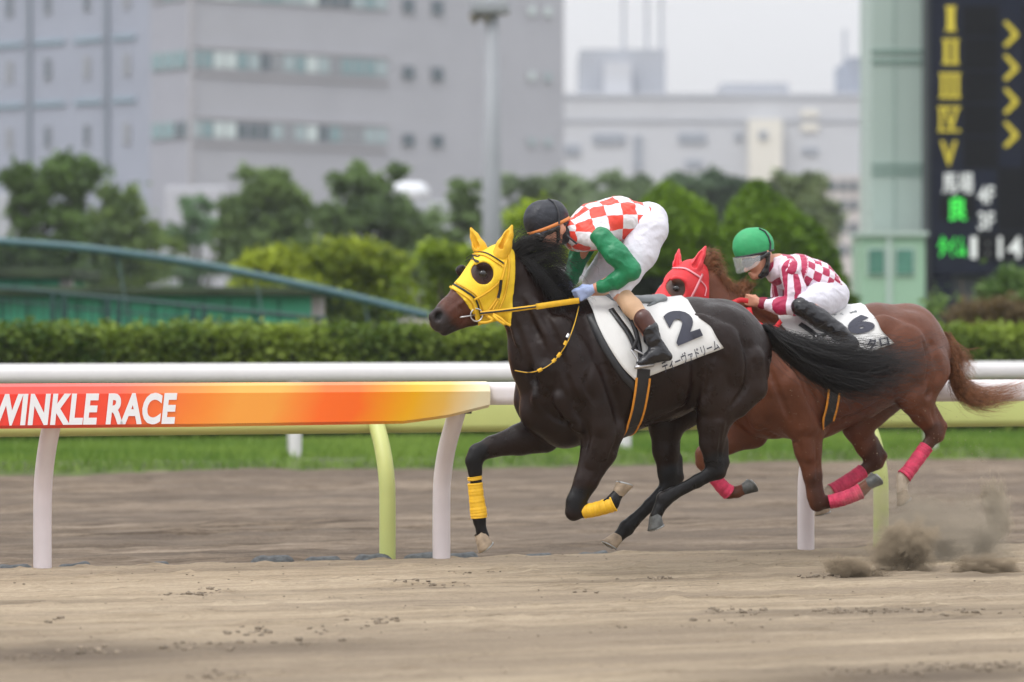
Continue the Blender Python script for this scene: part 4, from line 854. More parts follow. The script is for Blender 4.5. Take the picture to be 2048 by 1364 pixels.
def horse(S, sp):
    root = track_root('racehorse', S.org); tag(root, sp['label'], 'horse', 'racehorses in the gallop')
    allp = np.array([S.p(*n[:3]) for ch in sp['body'] + sp['legs'] for n in ch['n']]); pad = .33
    B = SDF(allp.min(0) - [pad, .22, .14], allp.max(0) + [pad, .22, .34], .0085)
    for ch in sp['body']: B.chain(S.nd(ch['n']), k=ch.get('k', .05))
    for ch in sp['legs']: B.chain(S.nd(ch['n']), k=ch.get('k', .022))
    for ch in sp.get('grooves', []): B.chain(S.nd(ch['n']), k=ch.get('k', .03), sub=True)
    for ch in sp.get('bumps', []): B.chain(S.nd(ch['n']), k=ch.get('k', .025))
    for path, r_, q_, h_, k_ in sp.get('sbumps', []):      # muscles lying just under the skin of the near flank
        pp = [(a, b, B.hit(a, b, 0, S.t)) for a, b, *_ in path]; nn = []
        for (a, b, P), c in zip(pp, path):
            g_ = B.grad(P)[0]; rr = (c[2] if len(c) > 2 else r_) / S.m; nn.append((*(P - g_ * (q_ - h_ * 1.35)), rr, q_))
        sp.setdefault('_b', []).append((nn, k_))
    for nn, k_ in sp.get('_b', []): B.chain(nn, k=k_)
    for path, r_, out, k_ in sp.get('sgrooves', []):
        pp = seg_pts([(a, b, 0) for a, b in path], 4)[:, :2]; P = [B.hit(a, b, 0, S.t) for a, b in pp]
        nn = [(*(p + B.grad(p)[0] * out), r_ * (.45 + .55 * math.sin(math.pi * (i + .5) / len(P)))) for i, p in enumerate(P)]; B.chain(nn, k=k_, sub=True)
    V, Q = B.mesh(2)
    col = np.tile(np.array(sp['coat']), (len(V), 1)).astype(float)
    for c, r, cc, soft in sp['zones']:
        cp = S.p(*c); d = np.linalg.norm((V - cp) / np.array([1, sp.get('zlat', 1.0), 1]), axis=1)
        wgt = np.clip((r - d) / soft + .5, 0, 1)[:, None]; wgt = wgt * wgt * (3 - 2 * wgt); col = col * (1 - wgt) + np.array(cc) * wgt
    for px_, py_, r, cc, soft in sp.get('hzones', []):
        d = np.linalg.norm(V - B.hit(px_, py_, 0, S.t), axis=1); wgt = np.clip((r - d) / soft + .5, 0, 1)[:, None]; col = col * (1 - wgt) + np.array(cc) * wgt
    for a, b, r, cc in sp.get('limb_zones', []):   # paint along limb segments
        pa, pb = S.p(*a), S.p(*b); ab = pb - pa; h = np.clip(((V - pa) @ ab) / (ab @ ab), -.0, 1)
        d = np.linalg.norm(V - pa - h[:, None] * ab, axis=1); wgt = np.clip((r - d) / .03 + .5, 0, 1)[:, None]; col = col * (1 - wgt) + np.array(cc) * wgt
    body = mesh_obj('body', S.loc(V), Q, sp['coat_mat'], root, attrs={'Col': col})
    # ---- hooves, each with its shoe
    for c, d, toe, dark in sp['hooves']:
        hoof(S, 'hoof', S.p(*c), S.p(*d), toe, root, M['hoof_dark'] if dark else M['hoof'])
    # ---- leg wraps
    for nodes, m in sp['wraps']:
        nn = S.nd(nodes); path = seg_pts([n[:3] for n in nn], 6); rr = np.interp(np.linspace(0, 1, len(path)), np.linspace(0, 1, len(nn)), [n[3] for n in nn])
        path = seg_pts(path, 5); rr = np.interp(np.linspace(0, 1, len(path)), np.linspace(0, 1, len(rr)), rr); rr = rr * (1 + .012 * np.sin(np.arange(len(path)) * .9) + .02 * np.sin(np.arange(len(path)) * .37 + 1)); rr[0] *= .93; rr[-1] *= .95; mb = MB(); mb.tube([S.loc(p) for p in path], list(rr), 20)
        mb.build('leg_wrap', m, root, True)
    # ---- hood with eye openings and ear covers
    lo = np.array([min(S.p(*q)[i] for q in sp['hood_box']) for i in range(3)]); hi = np.array([max(S.p(*q)[i] for q in sp['hood_box']) for i in range(3)])
    lo[1] = S.t - .32; hi[1] = S.t + .3
    H = B.copy(.006, lo, hi); H.f = H.f.copy()
    for (a, b) in sp['hood_cut']:
        pa, pb = S.p(*a), S.p(*b); d = pb - pa; n = np.array([d[2], 0, -d[0]]); n /= np.linalg.norm(n)
        inn = S.p(*sp['eyes'][0]['c']); n = n if n @ inn < n @ pa else -n
        H.half(n, n @ pa)
    for side in sp['eyes']:
        e = side['c']; P = B.hit(e[0], e[1], .002, S.t) if side['near'] else S.p(*e)
        side['P'] = P; r = side['r'] / S.m; dn = np.array([0, .05, 0])
        H.seg(P - dn, P + dn, r, r, k=.01, sub=True)
    HV, HQ = H.mesh(1)
    hood = mesh_obj('hood', S.loc(HV), HQ, sp['hood_mat'], root)
    for side in sp['eyes']:
        P = side['P']; g = B.grad(P)[0]; r = .025
        mb = MB(); rows = 8
        for i in range(rows + 1):
            a = math.pi * i / rows
            for j in range(14): b = 2 * math.pi * j / 14; mb.v.append(tuple(S.loc(P - g * .007 + r * np.array([math.sin(a) * math.cos(b), .75 * math.sin(a) * math.sin(b), math.cos(a)]))))
        for i in range(rows):
            for j in range(14): mb.f.append((i * 14 + j, (i + 1) * 14 + j, (i + 1) * 14 + (j + 1) % 14, i * 14 + (j + 1) % 14))
        mb.build('eye', M['eye'], root, True)
    for ear in sp['ears']:
        nn = S.nd(ear); b0, tip = np.array(nn[0][:3]), np.array(nn[-1][:3]); E_ = SDF(np.minimum(b0, tip) - .07, np.maximum(b0, tip) + .07, .005)
        E_.chain(nn, k=.012); c0, c1 = np.array(nn[0][:3]), np.array(nn[-1][:3])
        fw = np.array([-.75, -.55, .0]); off = fw * .028
        E_.seg(c0 * .7 + c1 * .3 + off, c0 * .2 + c1 * .8 + off * .75, .018, .009, k=.008, sub=True)
        EV, EQ = E_.mesh(2); mesh_obj('ear_cover', S.loc(EV), EQ, sp['ear_mat'], hood)
    # ---- saddle cloth on both flanks
    c = sp['cloth']; nu, nv = 34, 18; rows = []
    fr, bk = seg_pts([(*q, 0) for q in c['front']], 12), seg_pts([(*q, 0) for q in c['back']], 12)
    for i in range(nv + 1):
        x = i / nv; a = fr[int(round(x * (len(fr) - 1)))]; b = bk[int(round(x * (len(bk) - 1)))]; row = []
        for j in range(nu + 1):
            u = j / nu; q = a + (b - a) * u; q = q + np.array([0, c.get('sag', 0) * math.sin(math.pi * u) * (1 - x), 0])
            P = B.hit(q[0], q[1], .012, S.t); row.append(P + np.array([0, 0, 0]))
        rows.append(np.array(row))
    for _ in range(2):
        for i in range(len(rows)): rows[i][1:-1] = rows[i][1:-1] * .5 + .25 * (rows[i][:-2] + rows[i][2:])
    spine = np.array([B.cast([P[0], S.t, P[2] - .25], [0, 0, 1], .6, .014) for P in rows[0]])
    near = [spine] + [rows[0] * (1 - a) + spine * a for a in ()] + rows
    q1 = []
    for j in range(nu + 1):                   # crest rows between the spine and the first near row
        P, Sx = rows[0][j], spine[j]; col_ = []
        for a in (.33, .66):
            q = Sx * (1 - a) + P * a; ctr = np.array([q[0], S.t, q[2] - .3]); d = q - ctr; d /= np.linalg.norm(d); col_.append(B.cast(ctr, d, .7, .013))
        q1.append(col_)
    q1 = np.array(q1); near = [spine, q1[:, 0], q1[:, 1]] + rows
    far = [r * np.array([1, -1, 1]) + np.array([0, 2 * S.t, 0]) for r in near[1:]]
    G = np.array(far[::-1] + near); m_ = G.shape[0]; Nrm = B.grad(G.reshape(-1, 3)).reshape(G.shape)
    wav = np.array([[.004 * math.sin(j * .8 + i * .35) * (i / m_ if i > m_ / 2 else .3) for j in range(nu + 1)] for i in range(m_)])
    G = G + Nrm * wav[..., None]
    top, bot = G + Nrm * .002, G - Nrm * .004; V = np.concatenate([top.reshape(-1, 3), bot.reshape(-1, 3)]); n0 = G.shape[0] * G.shape[1]; w_ = nu + 1; f = []
    for i in range(m_ - 1):
        for j in range(nu):
            a = i * w_ + j; f.append((a, a + 1, a + w_ + 1, a + w_)); f.append((n0 + a, n0 + a + w_, n0 + a + w_ + 1, n0 + a + 1))
    for i in range(m_ - 1):
        for j in (0, nu): a = i * w_ + j; f.append((a, a + w_, n0 + a + w_, n0 + a))
    for j in range(nu):
        for i in (0, m_ - 1): a = i * w_ + j; f.append((a, a + 1, n0 + a + 1, n0 + a))
    cloth = mesh_obj('saddle_cloth', S.loc(V), f, M['cloth_white'], root)
    for body_t, quad, bold, mt, nm in c['text']:
        tv, tf, _ = text_mesh(body_t, bold, 0, 30, 12)
        # both flanks: near one printed at the quad, its mirror on the far flank
        P = quad_hit(S, B, quad, tv, .0225); g = B.grad(P)
        mesh_obj(nm, S.loc(P + g * .002), tf, mt, cloth, smooth=False)
    # ---- girth: strap right round the barrel
    def round_band(path, width, m, nm, off, parent):
        pp = seg_pts([(a, b, 0) for a, b in path], 8)[:, :2]
        P = [B.hit(a, b, off, S.t) for a, b in pp]; last = P[-1]; Rr = []
        c0 = np.array([last[0], S.t, last[2] + .3]); a0 = math.atan2(last[2] - c0[2], last[1] - c0[1]); a1 = -math.pi - a0
        for i in range(1, 12):
            an = a0 + (-math.pi / 2 - a0 if a0 < -math.pi / 2 else 0) * i / 11
            an = a0 + ((-math.pi - a0) - a0) * i / 12
            Rr.append(B.cast(c0, [0, math.cos(an), math.sin(an)], .6, off))
        mir = [p * np.array([1, -1, 1]) + np.array([0, 2 * S.t, 0]) for p in P[::-1]]
        P = np.array(P + Rr + mir); P[:, 1] = np.clip(P[:, 1], S.t - .315, S.t + .315); Pn = P.copy()
        for _ in range(3): Pn[1:-1] = Pn[1:-1] * .5 + .25 * (Pn[:-2] + Pn[2:])
        G_ = B.grad(Pn); v, f_ = ribbon(Pn, G_, width, .004); return mesh_obj(nm, S.loc(v), f_, m, parent, smooth=False), Pn, G_
    girth, gP, gN = round_band(sp['girth'], sp['girth_w'], M['black_strap'], 'girth', .016, root)
    sh = sp['girth_w'] * S.m / 2
    gT = np.gradient(gP, axis=0); gT /= np.linalg.norm(gT, axis=1, keepdims=True) + 1e-9; gB = np.cross(gN, gT); gB /= np.linalg.norm(gB, axis=1, keepdims=True) + 1e-9
    for sgn in (-1, 1): v, f_ = ribbon((gP + gB * sgn * sp['girth_w'] * .5 + gN * .003)[4:-4], gN[4:-4], .014, .004); mesh_obj('girth_edge', S.loc(v), f_, M['orange_edge'], girth, smooth=False)
    # ---- straps drawn on the head and neck
    for nm, path, wd, m, off, par in sp['straps']:
        v, f_ = strap_on(S, B, path, wd, .003, off); mesh_obj(nm, S.loc(v), f_, m, {'root': root, 'hood': hood}[par])
    # ---- saddle
    SD = S.nd(sp['saddle']); lo = np.min([n[:3] for n in SD], 0) - .2; hi = np.max([n[:3] for n in SD], 0) + .2
    sdl = SDF(lo, hi, .007); sdl.chain(SD, k=.02); bf = B.copy(.0)
    g = np.meshgrid(*sdl.ax, indexing='ij'); bv = B.at(np.stack([x.ravel() for x in g], 1)).reshape(g[0].shape)
    sdl.f = np.maximum(sdl.f, -(bv - .012)).astype(np.float32); sv, sq = sdl.mesh(2)
    saddle = mesh_obj('saddle', S.loc(sv), sq, M['saddle_grey'], root)
    for path, wd in sp['flaps']:
        v, f_ = strap_on(S, B, path, wd, .006, .024); mesh_obj('saddle_flap', S.loc(v), f_, M['saddle'], saddle)
    for (a, b, lat) in sp['pommel']: pass
    mb = MB(); mb.tube([S.loc(S.p(*q)) for q in sp['cantle']], .012, 8); mb.build('cantle', M['saddle_grey'], saddle, True)
    # ---- hair
    for nm, gl, n, r0, kw in sp['hair']:
        strands(nm, [[S.p(*q) for q in g_] for g_ in gl], n, sp['hair_mat'], root, S.org, r0=r0, **kw)
    return root, B, hood

# ---------------------------------------------------------------- the two horses
S1 = Subject(-1.8, 1280, 1280); S2 = Subject(-.65, 1650, 1650)
DK = (.0120, .0056, .0040); RB = (.060, .022, .013); BLK = (.006, .0055, .006)
nl, fl = -.13, .13
H1 = dict(label='dark bay racehorse in a yellow hood and yellow leg wraps, wearing number 2', coat=DK, coat_mat=M['coat_dark'], hair_mat=M['hair_black'])
H1['body'] = [
 dict(n=[(1105, 702, 0, 92, .15), (1150, 738, 0, 124, .21), (1230, 735, 0, 130, .265), (1310, 724, 0, 118, .285), (1390, 706, 0, 104, .27), (1445, 705, 0, 98, .25)], k=.06),
 dict(n=[(1085, 822, 0, 48, .11), (1130, 842, 0, 50, .12), (1205, 836, 0, 44, .13)], k=.06),
 dict(n=[(1120, 652, 0, 44, .05), (1190, 640, 0, 36, .055), (1300, 650, 0, 44, .09), (1385, 650, 0, 50, .12)], k=.06),
 dict(n=[(1385, 668, 0, 66, .19), (1440, 672, 0, 70, .19), (1486, 706, 0, 58, .15)], k=.05),
 dict(n=[(1440, 690, nl, 80, .13), (1478, 740, nl, 62, .12), (1470, 785, nl, 48, .1)], k=.035),
 dict(n=[(1425, 690, fl, 80, .13), (1465, 735, fl, 58, .12)], k=.035),
 dict(n=[(1024, 560, 0, 47, .07), (1058, 620, 0, 57, .08), (1106, 690, 0, 96, .14)], k=.05),
 dict(n=[(1040, 545, 0, 30, .045), (1085, 600, 0, 34, .045), (1140, 640, 0, 36, .05)], k=.04),
 # head
 dict(n=[(1000, 530, -.01, 40, .082), (985, 545, -.02, 42, .085)], k=.03),
 dict(n=[(1002, 560, -.02, 36, .075), (992, 588, -.025, 42, .062)], k=.025),
 dict(n=[(975, 549, -.03, 43, .088), (934, 593, -.07, 33, .062), (899, 624, -.11, 26, .05), (881, 641, -.125, 24, .05)], k=.03),
 dict(n=[(985, 612, -.03, 30, .05), (945, 632, -.07, 18, .035), (915, 646, -.1, 14, .03)], k=.03),
 dict(n=[(908, 652, -.105, 11, .028), (889, 661, -.12, 11, .03)], k=.012),
]
H1['legs'] = [
 dict(n=[(1118, 690, nl + .01, 52, .09), (1162, 775, nl, 62, .1), (1203, 852, nl, 50, .09)], k=.035),
 dict(n=[(1204, 856, nl, 48, .085), (1198, 900, nl, 38, .062), (1173, 960, nl, 25, .044), (1152, 1004, nl, 20, .036), (1147, 1024, nl, 18, .036)]),
 dict(n=[(1150, 1022, nl, 16, .03), (1172, 1023, nl, 12, .024), (1212, 1012, -.24, 12, .024), (1224, 1006, -.26, 14, .03), (1229, 997, -.26, 11, .025), (1238, 984, -.26, 12, .03)]),
 dict(n=[(1080, 730, fl, 50, .09), (1080, 800, fl, 52, .1), (1090, 850, fl, 40, .085)], k=.035),
 dict(n=[(1086, 866, fl - .01, 41, .075), (1040, 879, fl, 31, .058), (985, 893, fl, 21, .042), (955, 906, fl, 18, .036), (948, 922, fl, 17, .034), (950, 942, fl, 14, .03)]),
 dict(n=[(950, 942, fl, 13, .026), (954, 985, fl, 12, .024), (957, 1026, fl, 14, .028), (959, 1042, fl, 12, .027), (963, 1062, fl, 10, .026), (966, 1072, fl, 13, .03)]),
 dict(n=[(1465, 745, nl - .01, 72, .12), (1440, 800, -.15, 52, .1), (1427, 845, -.15, 34, .075), (1424, 885, -.15, 26, .05), (1427, 918, -.15, 19, .034), (1431, 940, -.15, 19, .033)], k=.03),
 dict(n=[(1450, 880, -.15, 8, .014), (1449, 925, -.15, 10, .018), (1440, 945, -.15, 14, .026)], k=.02),
 dict(n=[(1428, 944, -.15, 16, .03), (1395, 962, -.15, 13, .023), (1345, 988, -.15, 13, .023), (1328, 999, -.15, 16, .028), (1318, 1018, -.15, 11, .024), (1312, 1032, -.15, 13, .029)]),
 dict(n=[(1420, 750, fl, 74, .12), (1365, 800, fl + .01, 58, .1), (1332, 850, .14, 36, .075), (1332, 900, .14, 28, .05), (1337, 945, .14, 22, .036), (1339, 970, .14, 20, .034)], k=.03),
 dict(n=[(1358, 915, .14, 8, .014), (1358, 955, .14, 10, .018), (1346, 975, .14, 14, .026)], k=.02),
 dict(n=[(1335, 975, .14, 17, .03), (1300, 1010, .14, 13, .023), (1266, 1043, .14, 13, .023), (1253, 1056, .14, 16, .028), (1240, 1070, .14, 11, .024), (1232, 1078, .14, 13, .029)]),
]
H1['grooves'] = [
 dict(n=[(1385, 690, -.33, 5), (1398, 760, -.34, 6), (1395, 800, -.33, 5)], k=.05),
 dict(n=[(1165, 650, -.26, 4), (1195, 730, -.31, 5), (1215, 800, -.30, 5), (1222, 850, -.26, 5)], k=.045),
 dict(n=[(1060, 740, -.22, 4), (1090, 800, -.26, 5), (1130, 850, -.25, 4)], k=.04),
 dict(n=[(1500, 690, -.26, 4), (1515, 760, -.25, 4), (1480, 820, -.24, 4)], k=.04),
 dict(n=[(872, 634, -.185, 6, .012), (868, 630, -.18, 5, .012)], k=.01),
 dict(n=[(862, 651, -.19, 1.5, .02), (885, 652, -.19, 1.5, .02), (905, 646, -.17, 1.5, .01)], k=.008),
]
H1['bumps'] = [
 dict(n=[(923, 541, .085, 12, .02), (932, 552, .08, 11, .02)], k=.02),
 dict(n=[(868, 634, -.155, 12, .016), (874, 624, -.155, 9, .013)], k=.02),
 dict(n=[(960, 528, -.115, 9, .014), (974, 532, -.115, 8, .012)], k=.02),
 dict(n=[(948, 575, -.10, 5, .01), (915, 606, -.125, 4, .01)], k=.02),
]
H1['sbumps'] = [
 ([(1120, 655, 30), (1150, 715, 40), (1165, 760, 40)], 40, .05, .014, .02), ([(1185, 760, 34), (1205, 815, 36), (1205, 850, 30)], 34, .05, .016, .018), ([(1100, 745, 26), (1090, 800, 30)], 30, .05, .014, .02),
 ([(1125, 800, 22), (1160, 845, 24)], 22, .04, .012, .016), ([(1400, 660, 38), (1445, 690, 44), (1470, 735, 40)], 40, .05, .014, .02), ([(1510, 720, 26), (1510, 775, 30), (1480, 815, 24)], 30, .05, .016, .018),
 ([(1430, 740, 34), (1425, 800, 34)], 34, .05, .014, .018), ([(1195, 885, 20), (1185, 925, 16)], 18, .03, .010, .012), ([(1222, 870, 12), (1208, 915, 9)], 10, .025, .010, .01),
 ([(1440, 850, 14), (1432, 890, 10)], 12, .025, .008, .01), ([(1030, 620, 22), (1055, 670, 30), (1085, 730, 30)], 26, .04, .010, .02), ([(930, 600, 5), (900, 622, 4)], 5, .012, .005, .006), ([(958, 617, 7), (940, 622, 6)], 6, .014, .006, .008),
 ([(1060, 600, 20), (1100, 655, 24), (1140, 690, 20)], 22, .04, .008, .02)]
H1['sgrooves'] = [
 ([(1385, 680), (1393, 730), (1390, 780), (1378, 812)], .02, .012, .045), ([(1172, 640), (1195, 700), (1222, 770), (1236, 840)], .02, .011, .045), ([(1480, 672), (1496, 720), (1492, 770), (1462, 815)], .015, .004, .022),
 ([(1110, 700), (1135, 760), (1150, 800)], .016, .006, .024), ([(1150, 820), (1175, 860), (1172, 905)], .014, .004, .02), ([(1185, 800), (1172, 770), (1180, 735)], .013, .005, .022), ([(1028, 640), (1048, 700), (1068, 760), (1085, 805)], .018, .002, .03), ([(1082, 618), (1112, 676), (1132, 735)], .016, .003, .03), ([(1045, 600), (1068, 650), (1095, 705)], .012, .004, .024),
 ([(1425, 700), (1420, 760), (1408, 800)], .012, .005, .024), ([(1255, 850), (1310, 842), (1370, 812)], .012, .007, .024), ([(1215, 900), (1203, 935), (1180, 975)], .009, .003, .012), ([(1445, 845), (1440, 890), (1438, 925)], .009, .003, .012),
 ([(1150, 850), (1110, 835), (1070, 800)], .014, .006, .022), ([(1415, 965), (1385, 979), (1350, 996)], .005, .001, .006), ([(1290, 1025), (1270, 1043)], .004, .001, .006),
 ([(875, 660), (893, 652), (914, 640)], .0045, .0, .005), ([(874, 634), (880, 627)], .018, .002, .008), ([(872, 637), (878, 638)], .014, .0, .008), ([(905, 600), (925, 622), (930, 640)], .008, .004, .012)]
H1['zones'] = [((1470, 800, -.1), .3, (.018, .0095, .007), .3), ((1210, 880, -.1), .25, (.016, .009, .007), .3), ((1010, 640, -.1), .22, (.017, .010, .008), .2),
 ((920, 600, -.1), .16, (.075, .024, .013), .09), ((965, 547, -.1), .085, (.055, .02, .012), .03), ((870, 642, -.12), .09, (.030, .024, .024), .07), ((878, 631, -.19), .026, (.004, .003, .003), .02), ((900, 665, -.12), .05, (.02, .017, .017), .04),  # the near-black spot paints shade into the nostril
 ((966, 545, -.1), .06, (.022, .009, .006), .04)]
H1['hzones'] = [(878, 631, .024, (.002, .0015, .0015), .014), (872, 650, .02, (.03, .022, .02), .02), (905, 612, .05, (.07, .024, .014), .05)]  # first zone colours the nostril hollow near black, as painted shade
H1['limb_zones'] = [((950, 905, fl), (962, 1060, fl), .08, BLK), ((1152, 1000, nl), (1226, 1005, -.24), .08, BLK), ((1430, 925, -.15), (1318, 1020, -.15), .08, BLK),
 ((1338, 950, .14), (1240, 1070, .14), .08, BLK)]
H1['hooves'] = [((962, 1071, fl), (976, 1090, fl), (-.1, -.2, -1), False), ((1237, 985, -.26), (1242, 966, -.26), (1, -.1, 0), False),
 ((1311, 1034, -.15), (1318, 1052, -.15), (-.5, 0, -1), True), ((1234, 1076, .14), (1224, 1094, .14), (-1, 0, -.2), False)]
H1['wraps'] = [([(949, 953, fl, 14.5), (950, 960, fl, 14.5)], M['yellow_gold']), ([(950, 966, fl, 15), (953, 995, fl, 15), (957, 1025, fl, 17), (958, 1036, fl, 16)], M['yellow_gold']),
 ([(1168, 1023, nl, 14), (1190, 1019, -.18, 14.5), (1214, 1012, -.24, 15), (1228, 1006, -.262, 17)], M['yellow_gold'])]
H1['hood_mat'] = M['yellow']; H1['ear_mat'] = M['yellow_gold']
H1['hood_box'] = [(880, 660, 0), (1060, 660, 0), (880, 470, 0), (1060, 470, 0)]
H1['hood_cut'] = [((956, 652, -.06), (890, 565, -.06)), ((1026, 480, 0), (1013, 660, 0)), ((1040, 648, 0), (900, 662, 0))]
H1['eyes'] = [dict(c=(966, 547), r=21, near=True), dict(c=(918, 541, .1), r=14, near=False)]
H1['ears'] = [[(1000, 512, -.065, 17, .036), (1008, 492, -.07, 16, .036), (1017, 470, -.075, 10, .024), (1024, 452, -.08, 3, .007)],
 [(966, 509, .045, 15, .034), (958, 493, .05, 14, .033), (949, 473, .06, 9, .022), (942, 457, .065, 3, .007)]]
H1['cloth'] = dict(front=[(1186, 622), (1200, 662), (1222, 700), (1247, 737), (1272, 762)], back=[(1398, 636), (1420, 652), (1429, 668), (1436, 680), (1448, 696)], sag=-8,
 text=[('2', [(1321, 626), (1381, 617), (1406, 671), (1356, 692)], .055, M['ink'], 'cloth_number'),
       ('ディーヴァドリーム', [(1320, 723), (1434, 678), (1440, 698), (1329, 747)], .014, M['ink'], 'cloth_name')])
H1['girth'] = [(1288, 738), (1284, 775), (1276, 820), (1266, 852)]; H1['girth_w'] = .085
Y_, K_ = M['yellow_gold'], M['black_strap']
H1['straps'] = [
 ('saddle_pad', [(1180, 628), (1196, 668), (1216, 704), (1240, 741), (1262, 768), (1284, 792)], .045, K_, .007, 'root'),
 ('noseband', [(900, 573), (925, 588), (945, 606), (953, 640)], .014, Y_, .009, 'root'), ('noseband', [(907, 568), (932, 583), (952, 600), (963, 636)], .012, K_, .009, 'root'),
 ('noseband', [(912, 565), (937, 579), (957, 596), (970, 632)], .012, Y_, .010, 'root'),
 ('browband', [(948, 503), (970, 505), (990, 515), (1008, 527)], .009, K_, .010, 'hood'),
 ('browband', [(945, 508), (968, 510), (988, 521), (1006, 533)], .012, Y_, .010, 'hood'),
 ('cheek_strap', [(1014, 518), (1008, 545), (1000, 575), (992, 600), (976, 622), (962, 630)], .016, Y_, .012, 'root'),
 ('cheek_strap', [(1018, 505), (1018, 545), (1010, 590), (996, 625)], .014, Y_, .011, 'root'),
 ('cheek_strap', [(948, 600), (970, 588), (990, 573), (1002, 560)], .014, Y_, .013, 'root'),
 ('throat_strap', [(998, 600), (984, 622), (972, 634)], .014, Y_, .014, 'root'),
 ('strap_padding', [(1002, 560), (1000, 580), (996, 596)], .02, K_, .016, 'root'),
 ('hood_mark', [(933, 517), (944, 510), (955, 513), (962, 508)], .008, K_, .008, 'hood'), ('hood_mark', [(930, 524), (943, 518), (957, 522)], .006, K_, .008, 'hood'),
 ('hood_mark', [(944, 510), (950, 522), (958, 524)], .009, K_, .009, 'hood'),
 ('neck_strap', [(1158, 612), (1148, 650), (1132, 690), (1108, 722), (1085, 738), (1058, 745), (1030, 741)], .013, M['black_strap'], .010, 'root'),
 ('neck_strap_edge', [(1158, 612), (1148, 650), (1132, 690), (1108, 722), (1085, 738), (1058, 745), (1030, 741)], .005, Y_, .0135, 'root')]
H1['saddle'] = [(1222, 604, 0, 17, .1), (1255, 603, 0, 13, .12), (1295, 604, 0, 13, .125), (1318, 598, 0, 11, .11)]
H1['flaps'] = [([(1222, 618), (1238, 640), (1258, 668), (1272, 700)], .035), ([(1240, 612), (1262, 640), (1276, 680), (1283, 730)], .03)]
H1['pommel'] = []; H1['cantle'] = [(1292, 616, -.13), (1308, 606, -.12), (1322, 598, -.07), (1326, 594, 0), (1318, 597, .08)]
H1['hair'] = [
 ('mane', [[(1020, 500, 0), (1045, 478, -.02), (1085, 472, -.05), (1128, 486, -.08)], [(1030, 512, 0), (1062, 492, -.03), (1105, 486, -.07), (1138, 500, -.09)],
           [(1048, 535, 0), (1078, 520, -.04), (1112, 512, -.07), (1138, 532, -.08)], [(1072, 565, 0), (1100, 548, -.04), (1125, 552, -.06), (1140, 575, -.07)],
           [(1100, 588, 0), (1120, 578, -.03), (1140, 582, -.05), (1158, 600, -.06)], [(1125, 605, 0), (1145, 598, -.02), (1162, 604, -.04), (1180, 614, -.05)]], 950, .002,
  dict(jit=.014, tipjit=.03, latj=.02, wob=.012, seed=3)),
 ('mane', [[(1015, 500, 0), (1030, 470, -.01), (1050, 458, -.02), (1078, 462, -.02)], [(1035, 515, 0), (1070, 490, -.04), (1110, 500, -.1), (1140, 520, -.12)], [(1080, 570, 0), (1110, 545, -.05), (1140, 555, -.1), (1160, 585, -.1)]], 110, .0012,
  dict(jit=.02, tipjit=.07, latj=.03, wob=.03, seed=14)),
 ('tail', [[(1535, 660, 0), (1600, 680, 0), (1720, 690, 0), (1820, 700, 0), (1900, 715, .05)], [(1535, 670, 0), (1600, 730, 0), (1690, 790, 0), (1760, 800, 0), (1830, 770, .0)]], 260, .0013, dict(jit=.02, tipjit=.10, latj=.05, wob=.05, seed=15)),
 ('mane', [[(1030, 512, -.01), (1055, 520, -.05), (1075, 545, -.09), (1085, 570, -.1)], [(1050, 535, -.01), (1075, 545, -.06), (1095, 572, -.1), (1105, 600, -.11)],
           [(1085, 572, -.01), (1105, 580, -.06), (1122, 600, -.1), (1135, 622, -.11)]], 500, .002, dict(jit=.014, tipjit=.02, latj=.015, wob=.008, seed=4)),
 ('tail', [[(1528, 655, 0), (1560, 668, 0), (1620, 688, 0), (1700, 703, .02), (1790, 712, .03), (1885, 714, .05)], [(1530, 660, 0), (1562, 682, 0), (1620, 708, 0), (1700, 722, 0), (1780, 724, 0), (1862, 718, .0)],
           [(1532, 668, 0), (1564, 698, 0), (1625, 740, 0), (1700, 758, 0), (1760, 752, -.02), (1835, 730, -.03)], [(1534, 672, 0), (1568, 700, 0), (1616, 742, 0), (1672, 778, 0), (1735, 784, -.02), (1800, 762, -.04)]], 1700, .0022,
  dict(jit=.012, tipjit=.05, latj=.035, wob=.028, seed=5, lenvar=.5)),
]
root1, B1, hood1 = horse(S1, H1)

